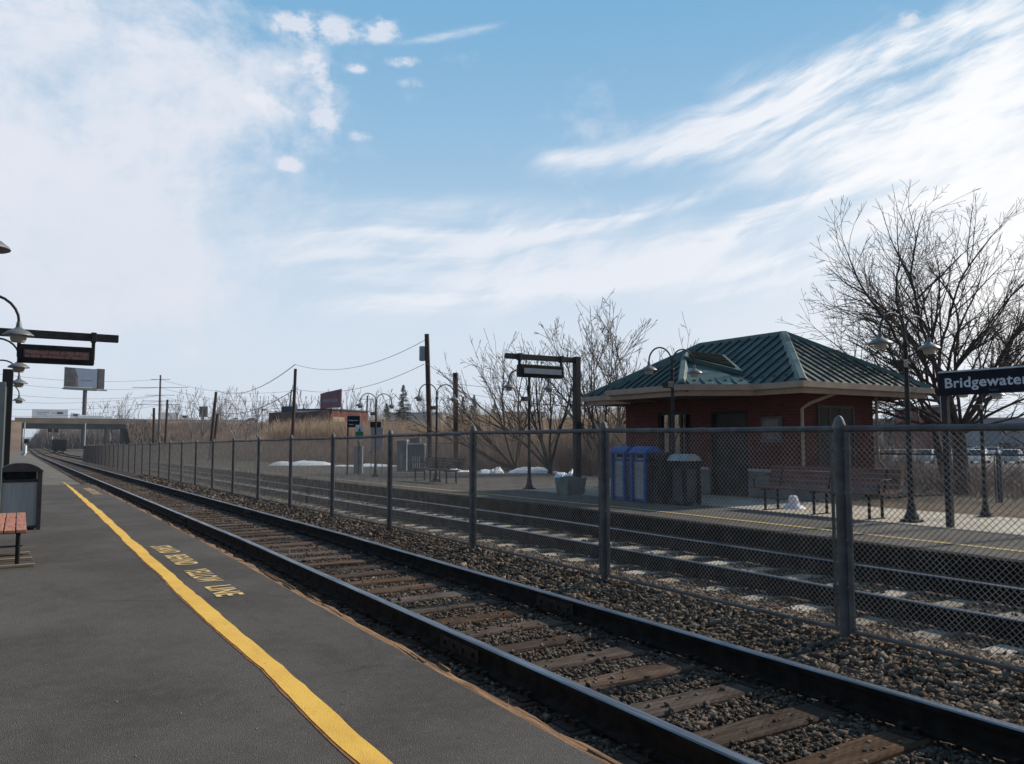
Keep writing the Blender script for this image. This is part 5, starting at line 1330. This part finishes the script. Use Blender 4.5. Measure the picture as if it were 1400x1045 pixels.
for px, c, lb, z_ in ((171, DRK, 'dark car on the overpass above the pier', zr), (296, SIL, 'silver car on the bank beside the leaning poles', zz), (322, WHT, 'white car on the bank between pole and street lamp', zz), (344, DRK, 'dark car on the bank just left of the street lamp', zz), (372, WHT, 'white car on the bank right of the street lamp', zz), (386, DRK, 'dark car at the right end of the traffic', zz)):
    car(lb, pt(px, 568, Y=yr).x, yr, z_, 0, c, 'vehicles on the overpass')
# dark box sign and street lamp on the bank
t = thing('back_of_billboard', 'dark square back of a billboard above the highway bank', 'billboard', (pt(278, 570, D=270).x, pt(278, 570, D=270).y, zz - 1)); a, b = pt(272.5, 556, D=270), pt(283.5, 556, D=270); w2 = (b - a).length
hz = a.z - t.location.z; t.rotation_euler = (0, 0, -YAW); MB().box(-w2 / 2, w2 / 2, -.3, .3, hz - 3.6, hz).build('panel', mat('slate_panel', (.07, .078, .09), (.055, .06, .07), .5, .7), t)
MB().tube([(0, 0, -1), (0, 0, hz - 3.6)], .3, 8).build('post', M_BLACK, t)
p = pt(358, 580, D=250); t = thing('street_lamp', 'thin street lamp with a flat head on the highway bank', 'street lamp', (p.x, p.y, zz - 3), -YAW); hz = pt(358, 561, D=250).z - t.location.z
MB().tube([(0, 0, 0), (0, 0, hz)], .13, 6).build('pole', M_BLACK, t); MB().box(-.1, 1.5, -.25, .25, hz - .1, hz + .25).build('lamp_head', M_BLACK, t)

# ------------------------------------------------------------------ billboards
def billboard():
    D = 300; a, b = pt(88.5, 504, D=D - 6), pt(133, 500, D=D + 4); za, zb = pt(88.5, 504, D=D).z, pt(88.5, 530, D=D).z
    t = thing('roadside_billboard', 'grey-blue billboard with a dark picture on a single tall pole', 'billboard', (a.x, a.y, 0), math.atan2(b.y - a.y, b.x - a.x)); L = (Vector((b.x, b.y)) - Vector((a.x, a.y))).length
    f = MB().box(0, L, -.2, .2, zb, za).build('face', mat('pale_blue_poster', (.125, .17, .25), (.11, .15, .23), .2, .6), t)
    q = MB().slab([(0.05, -.22, zb + .05), (L * .42, -.22, zb + .05), (L * .40, -.22, zb + (za - zb) * .55), (L * .30, -.22, za - .05), (.05, -.22, za - .05)], (0, -1, 0), .015)
    p = q.build('poster_picture', mat('dark_poster_picture', (.006, .009, .012), (.03, .04, .055), .45, .6, lo=.45, hi=.7), f)
    MB().box(L * .335, L * .405, -.25, -.24, zb + .2, zb + (za - zb) * .55).build('poster_figure', mat('plum_poster_patch', (.10, .05, .09), (.07, .04, .07), .5, .6), f)
    MB().box(L * .52, L * .84, -.25, -.21, zb + 2.6, zb + 3.0).build('poster_print', mat('dark_slate_print', (.07, .10, .16), (.06, .09, .14), .5, .6), f)
    MB().box(L + .6, L + 2.9, -.25, .1, zb - .3, za + .3).box(L + .6, L + 1.0, .1, 4.0, zb - .3, za + .3).build('rear_panel', mat('dark_plum_panel', (.035, .028, .035), (.028, .022, .028), .5, .7), t)
    MB().box(-1.0, L + 3.5, -1.2, -.6, zb - 1.0, zb - .55).box(0, L, -.3, .3, zb - 1.1, zb - .1).build('catwalk', mat('teal_grey_steel', (.07, .10, .10), (.05, .07, .07), .5, .7), t)
    MB().tube([(L * .66, .3, -2), (L * .66, .3, zb - .6)], .75, 12).build('pole', mat('brown_grey_steel', (.09, .075, .08), (.07, .06, .063), .5, .7), t, True)
billboard()
# red building with a rooftop billboard
D = 125
a, b = pt(452, 576, D=D), pt(503, 576, D=D + 10); zt3 = pt(470, 560.5, D=D).z
t = thing('brick_warehouse', 'long red brick building with a billboard on its roof', 'building', (a.x, a.y, 0), math.atan2(b.y - a.y, b.x - a.x)); L = (Vector((b.x, b.y)) - Vector((a.x, a.y))).length
M_RB = mat('orange_red_brick', (.15, .05, .038), (.10, .036, .03), .8, .85, coord='World'); M_DKW = mat('dark_glass_front', (.05, .036, .034), (.15, .09, .075), 1.2, .6)  # dark mottled glass for the wing and the door
MB().box(0, L, 0, 9, -1.5, zt3).build('wall', M_RB, t); MB().box(-.15, L + .15, -.15, 9.1, zt3, zt3 + .22).build('roof', mat('dark_roof_edge', (.06, .055, .055)), t)
MB().box(.5, L * .35, -.06, -.01, zt3 - 1.9, zt3 - 1.1).build('shutter', mat('tan_band', (.36, .27, .15), (.3, .22, .12)), t)
MB().box(L * .45, L * .62, -.06, -.01, zt3 - 2.6, zt3 - .9).build('door', M_DKW, t)
# glazed left wing running back
f = MB().quadbox([(-3.8, 2.5, -1.5), (-.02, .05, -1.5), (-.02, 9, -1.5), (-3.8, 9, -1.5), (-3.8, 2.5, zt3 - .5), (-.02, .05, zt3 - .02), (-.02, 9, zt3 - .02), (-3.8, 9, zt3 - .5)]).build('side_wing', M_DKW, t)
MB().box(-3.2, -1.9, 5, 7, zt3 - .4, zt3 + .55).build('roof_unit', mat('blue_tarp', (.03, .05, .14), (.02, .04, .1)), t)
a2, b2 = pt(438.5, 540, D=D), pt(467, 540, D=D - 2); z0, z1 = pt(450, 559, D=D).z, pt(438, 538.5, D=D).z; z2 = pt(467, 533, D=D).z
t = thing('rooftop_billboard', 'faded red billboard standing on the roof of the brick building', 'billboard', (a2.x, a2.y, 0), math.atan2(b2.y - a2.y, b2.x - a2.x)); L = (Vector((b2.x, b2.y)) - Vector((a2.x, a2.y))).length
f = MB().quadbox([(0, -.1, z0), (L, -.1, z0 + .15), (L, .1, z0 + .15), (0, .1, z0), (0, -.1, z1), (L, -.1, z2), (L, .1, z2), (0, .1, z1)]).build('face', mat('faded_red_poster', (.26, .105, .115), (.20, .09, .11), .6, .6), t)
MB().box(L * .12, L * .85, -.13, -.105, z0 + 1.0, z0 + 1.5).build('poster_print', mat('pale_lilac_print', (.28, .24, .32), (.24, .2, .28)), f)
MB().box(0, .15, -.05, .05, z0 - .8, z0).box(L - .15, L, -.05, .05, z0 - .8, z0 + .1).box(L * .5, L * .55, -.05, .05, z0 - .8, z0 + .05).build('support', M_BLACK, t)
# low pale sheds beyond the reeds
for (pa, pb, py, D, m, lb) in ((528, 604, 565.5, 190, M_WHITE, 'long white flat shed beyond the reeds behind the conifer'), (690, 745, 564.5, 190, M_WHITE, 'low pale shed glimpsed behind the thin bare trees'), (1198, 1285, 574, 170, mat('brown_shed', (.13, .10, .085), (.1, .08, .07), .3), 'flat brown building beyond the lot under the right eave'),
                               (1338, 1470, 573, 150, mat('slate_blue_shed', (.22, .25, .29), (.17, .20, .23), .3), 'long slate-blue shed at the far right behind the tree'), (1289, 1308, 556, 95, mat('maroon_block', (.15, .045, .045), (.11, .035, .035), .5), 'tall dark red block left of the tree trunk')):
    a, b = pt(pa, py, D=D), pt(pb, py, D=D); L = (b - a).length
    t = thing('flat_roofed_shed', lb, 'shed', (a.x, a.y, -1.5), -YAW, 'distant sheds'); h = a.z + 1.5
    MB().box(0, L, 0, 12, 0, h).build('wall', m, t); MB().box(-.2, L + .2, -.2, 12.2, h, h + .25).build('roof', mat('grey_roof_edge', (.3, .3, .31), (.25, .25, .26)), t)
    MB().box(L * .2, L * .32, -.05, -.01, .1, min(2.6, h - .5)).build('door', M_DOOR, t)
# ------------------------------------------------------------------ poles and wires
M_POLE = mat('creosoted_pole', (.085, .050, .040), (.055, .034, .028), 2, .9, bump=.4, stretch=(3, 3, .3)); M_WIRE = mat('overhead_wire', (.12, .12, .13), (.1, .1, .11), 1, .7)
def pole(label, bot, top, D, r0, r1, arms=(), extra=None, m=M_POLE, group='utility poles'):
    a = pt(*bot, D=D); b = pt(*top, D=D); zb = min(zg(a.y) - 1.0, a.z - .2)
    d = (a - b); d = d / abs(d.z); a2_ = a + d * max(0, a.z - zb)
    t = thing('utility_pole', label, 'utility pole', a2_, 0, group); v = b - a2_
    MB().tube([(0, 0, 0), tuple(v)], [r0, r1], 10).build('shaft', m, t, True)
    for fy, w_ in arms:
        q = v * ((pt(top[0], fy, D=D).z - a2_.z) / v.z); s = _r * w_
        MB().tube([q - s, q + s], .09, 4).build('crossarm', m, t)
    return t, b
pole('tall thick brown utility pole carrying a grey transformer', (588, 617), (583.5, 457), 47, .17, .14)
p = pt(577.5, 484, D=47)
for tt in [o for o in bpy.data.objects if o.get('label') == 'tall thick brown utility pole carrying a grey transformer']: tp = tt
tr = MB().lathe([(0, .46), (.15, .45), (.19, .42), (.19, -.38), (.15, -.42), (0, -.42)], p - tp.location, 16).build('transformer', mat('transformer_grey', (.30, .33, .34), (.24, .26, .27), 2, .5, .2), tp, True)
MB().tube([p - tp.location + Vector((0, 0, .3)), pt(584, 478, D=47) - tp.location], .03, 6).build('bracket', M_BLACK, tp)
pole('shorter thick brown pole right of the transformer pole', (624, 612), (622.5, 510), 40, .15, .13)
pole('bare brown pole with a wire peg on top, left of the roof billboard', (399.5, 608), (404, 504.5), 62, .15, .12)
pole('dark leaning pole, taller of the leaning pair', (288.5, 606), (295.5, 536), 100, .22, .17)
pole('shorter leaning pole half hidden behind the taller leaning one', (293, 606), (297.5, 566), 105, .22, .18)
pole('brown pole right of the tall cross-arm pole', (226, 606), (229, 546.5), 130, .22, .18)
pole('dark short pole left of the tall cross-arm pole', (210, 606), (210.5, 558), 130, .24, .2)
pole('tall transmission pole with five cross-arms', (217, 606), (219.5, 513), 240, .45, .25, [(519, 3.0), (530, 8.5), (540.5, 4.5), (548.5, 5.0), (553.5, 6.5)], m=mat('grey_pole', (.13, .12, .12), (.1, .095, .095), 1))
pole('distant cross-arm pole seen left of the brown pegged pole', (394, 575), (398.5, 533), 230, .35, .22, [(554, 5.0), (563, 6.5)], m=MATS['grey_pole'])
pole('small far pole behind the twin lamps by the conifer', (501, 575), (502.5, 541), 200, .3, .22, [(546, 1.8)], m=MATS['grey_pole'])
WI = thing('overhead_wires', 'thin overhead wires strung between the tall poles and far away left', 'overhead wires', (0, 0, 0))
def W_(pa, Da, pb, Db, sag, r): wire(pt(*pa, D=Da), pt(*pb, D=Db), sag, r, M_WIRE, WI)
W_((583, 464), 47, (403.6, 498.5), 62, 1.0, .016); W_((580, 498), 47, (404, 532), 62, .8, .016)
W_((403.6, 498.5), 62, (295, 534), 100, 1.2, .03); W_((404, 532), 62, (297, 562), 105, 1.0, .03)
W_((583, 496), 47, (622, 512), 40, .2, .012)
for ya, yb in ((530, 517), (541, 533), (541, 546), (549, 556), (554, 567), (519, 506)):
    W_((219, ya), 240, (-40, yb), 200, 1.6, .05); W_((219, ya), 240, (398, min(565, ya + 16)), 230, 2.0, .045)
W_((622.5, 525), 40, (1500, 560), 60, 1.0, .012); W_((1010, 500), 30, (1300, 440), 30, .2, .010); W_((622.5, 535), 40, (860, 548), 60, .5, .012)
# ------------------------------------------------------------------ signals, hut, parked train, things down the line
def gpt(px, D, z=-1.3): p = pt(px, 610, D=D); p.z = z; return p
M_SIG = mat('pale_signal_mast', (.5, .5, .5), (.42, .42, .42), 1, .6)
for px, D, pyt, lb, head in ((32.5, 150, 578, 'slim signal mast beside the left bridge abutment', 1), (115.5, 95, 579, 'white mast at the far end of the chain link fence', 0), (71, 210, 597, 'thin white mast by the pale trackside hut', 0)):
    p = gpt(px, D, zg(200) if D > 100 else zg(90)); h = pt(px, pyt, D=D).z - p.z
    t = thing('signal_mast', lb, 'signal mast', p, -YAW, 'masts beside the line'); MB().tube([(0, 0, 0), (0, 0, h)], .09 * D / 130, 8).build('mast', M_SIG, t, True)
    MB().box(-.3, .3, -.3, .3, 0, .35).build('base', M_SIG, t)
    if head:
        MB().box(.15, .95, -.2, .2, h * .36, h * .50).build('signal_head', M_BLACK, t, False, .05); MB().box(-.1, .5, -.25, .25, h * .05, h * .30).build('relay_box', M_WHITE, t, False, .03)
a, b = gpt(73, 215), gpt(80.5, 215); t = thing('trackside_hut', 'small pale green hut beside the track under the bridge', 'hut', a, -YAW); L = (b - a).length
MB().box(0, L, 0, 2, 0, 1.6).build('wall', mat('pale_green_hut', (.30, .36, .34), (.25, .3, .28)), t); MB().quadbox([(-.1, -.1, 1.6), (L + .1, -.1, 1.6), (L + .1, 2.1, 1.6), (-.1, 2.1, 1.6), (L * .3, .9, 2.0), (L * .7, .9, 2.0), (L * .7, 1.1, 2.0), (L * .3, 1.1, 2.0)]).build('roof', M_SIG, t)
t = thing('rail_car', 'black rail car standing on the far track below the bridge', 'rail car', (XC2, 205, zg(205))); 
MB().box(-1.5, 1.5, 0, 16, .9, 3.1).build('body', mat('soot_black_body', (.012, .012, .013), (.018, .010, .012), .6, .7), t, False, .25)
MB().box(-1.52, -1.4, 2, 5, 1.0, 2.6).build('door', M_RUST, t); MB().box(-1.3, 1.3, .2, 15.8, .45, .9).build('underframe', M_BLACK, t)
for q in (1.5, 3.8, 12.2, 14.5):
    for s in (-1, 1): MB().tube([(s * .75, q, .42), (s * .87, q, .42)], .42, 14).build('wheel', M_TIRE, t)
for k, px in enumerate((68.5, 77)):
    p = pt(px, 588, Y=YB - .7); t = thing('bridge_signal', ('left' if k == 0 else 'right') + ' one of two black signal heads hanging under the bridge edge', 'signal', (p.x, p.y, zun - 1.2), 0, 'signals under the bridge')
    MB().box(-.6, .6, -.3, .3, 0, 1.0).build('signal_head', M_BLACK, t, False, .1); MB().tube([(0, 0, 1.0), (0, .8, 1.3)], .08, 6).build('bracket', M_BLACK, t)
# far hills
def hill(name, pts, D, m, th=60):
    mb = MB()
    for px, py in pts:
        p = pt(px, py, D=D); q = _f * th; mb.v += [(p.x, p.y, -6), tuple(p), (p.x + q.x, p.y + q.y, p.z + 1), (p.x + q.x * 1.5, p.y + q.y * 1.5, -6)]
    for i in range(len(pts) - 1):
        for k in range(3): mb.f.append((i * 4 + k, i * 4 + k + 1, i * 4 + k + 5, i * 4 + k + 4)); mb.mi.append(0)
    tag(mb.build(name, m, None, True), kind='structure')
M_HILL = mat('haze_blue_ridge', (.155, .18, .21), (.125, .15, .175), .01, .95, coord='World'); M_HILL2 = mat('far_wooded_rise', (.115, .10, .098), (.08, .075, .075), .03, .95, coord='World')  # the ridge's blue is distance haze put into its colour
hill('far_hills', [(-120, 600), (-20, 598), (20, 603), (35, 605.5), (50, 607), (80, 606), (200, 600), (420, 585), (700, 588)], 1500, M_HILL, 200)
hill('wooded_hills', [(380, 596), (440, 584), (510, 574), (580, 570), (640, 567), (700, 569), (760, 574), (860, 570), (980, 568), (1200, 573), (1420, 575), (1700, 580)], 330, M_HILL2)
# ------------------------------------------------------------------ car park at the right, behind the back fence
posts2 = [-6 + 3.05 * i for i in range(0, 8)]
fence('chain_link_fence', 'grey chain link fence along the back of the walk behind the big tree', 18.4, [posts2[0]], .02, 1.12, posts2, .10, .0022, .01, .028)
tag(MB().box(60, 210, -40, 130, -1.2, -.78).build('parking_lot', mat('lot_asphalt', (.20, .195, .19), (.16, .155, .15), .2, .9, coord='World')), kind='structure')
rc = random.Random(8); cols = [WHT, SIL, DRK, WHT, SIL, RED_]; cp = {}
names = ['white', 'silver', 'charcoal', 'white', 'silver', 'maroon']
rows = [(598, 78), (592, 110), (587, 150)]
for ri, (py, D) in enumerate(rows):
    px = 1194
    while px < 1420:
        p = pt(px, 600, D=D); c = rc.randrange(6); key = names[c]; where = ('near', 'middle', 'far')[ri]
        sp = 'under the right eave' if px < 1236 else 'between lamp post and sign post' if px < 1290 else 'behind the tree trunk' if px < 1345 else 'at the right edge'
        lb = '%s car parked in the %s row, %s' % (key, where, sp)
        if key not in cp: cp[key] = car(lb.replace('car parked', 'parked car'), p.x, p.y, -.77, R(20), cols[c], 'cars parked in the lot')
        else: copy_thing(cp[key], (p.x, p.y, -.77), R(20 + rc.uniform(-3, 3)), lb)
        px += (24, 17, 13)[ri] + rc.choice((0, 0, 0, 22))

# a twisted anchor rod sticking out of the ballast below the near fence post
a = pt(1204, 931, z=-.16); mbr = MB(); P_ = []
for k in range(25): P_.append((.010 * math.cos(k * 1.1) + k * .0006, .010 * math.sin(k * 1.1), -.03 + k * .0072))
tag(MB().tube(P_, .0085, 6).build('anchor_rod', mat('rusty_pale_steel', (.42, .34, .28), (.20, .12, .08), 30, .7), None, True, loc=a), 'short twisted rusty rod sticking up from the ballast by the nearest fence post', 'rod')
# dead grass along the fence foot and the platform timber
def posW(g, n_):
    Y = g.uniform(1, 40, n_); k = g.random(n_) < .8; X = np.where(k, 5.6 + g.normal(0, .07, n_), 2.50 + g.normal(0, .02, n_)); Y = Y + .5 * np.sin(Y * 2.3); return X, Y, -.14 - .0075 * np.clip(Y - 12, 0, 166) - np.where(k, 0, .05)
brush('dead_grass', 520, posW, lambda g, n_, X, Y: g.uniform(.04, .15, n_), .0016, M_REED, .55, 1, 14)
# ------------------------------------------------------------------ the thin haze of the day
hm = bpy.data.materials.new('thin_haze'); hm.use_nodes = True; t = NT(hm.node_tree); hm.node_tree.nodes.clear()
pv = t.N.new('ShaderNodeVolumePrincipled'); pv.inputs['Color'].default_value = (.86, .90, .96, 1); pv.inputs['Density'].default_value = .0002; pv.inputs['Anisotropy'].default_value = .2
t.L.new(pv.outputs[0], t.N.new('ShaderNodeOutputMaterial').inputs['Volume'])
tag(MB().box(-1600, 3100, -130, 4600, -9, 40).build('haze', hm), kind='stuff')
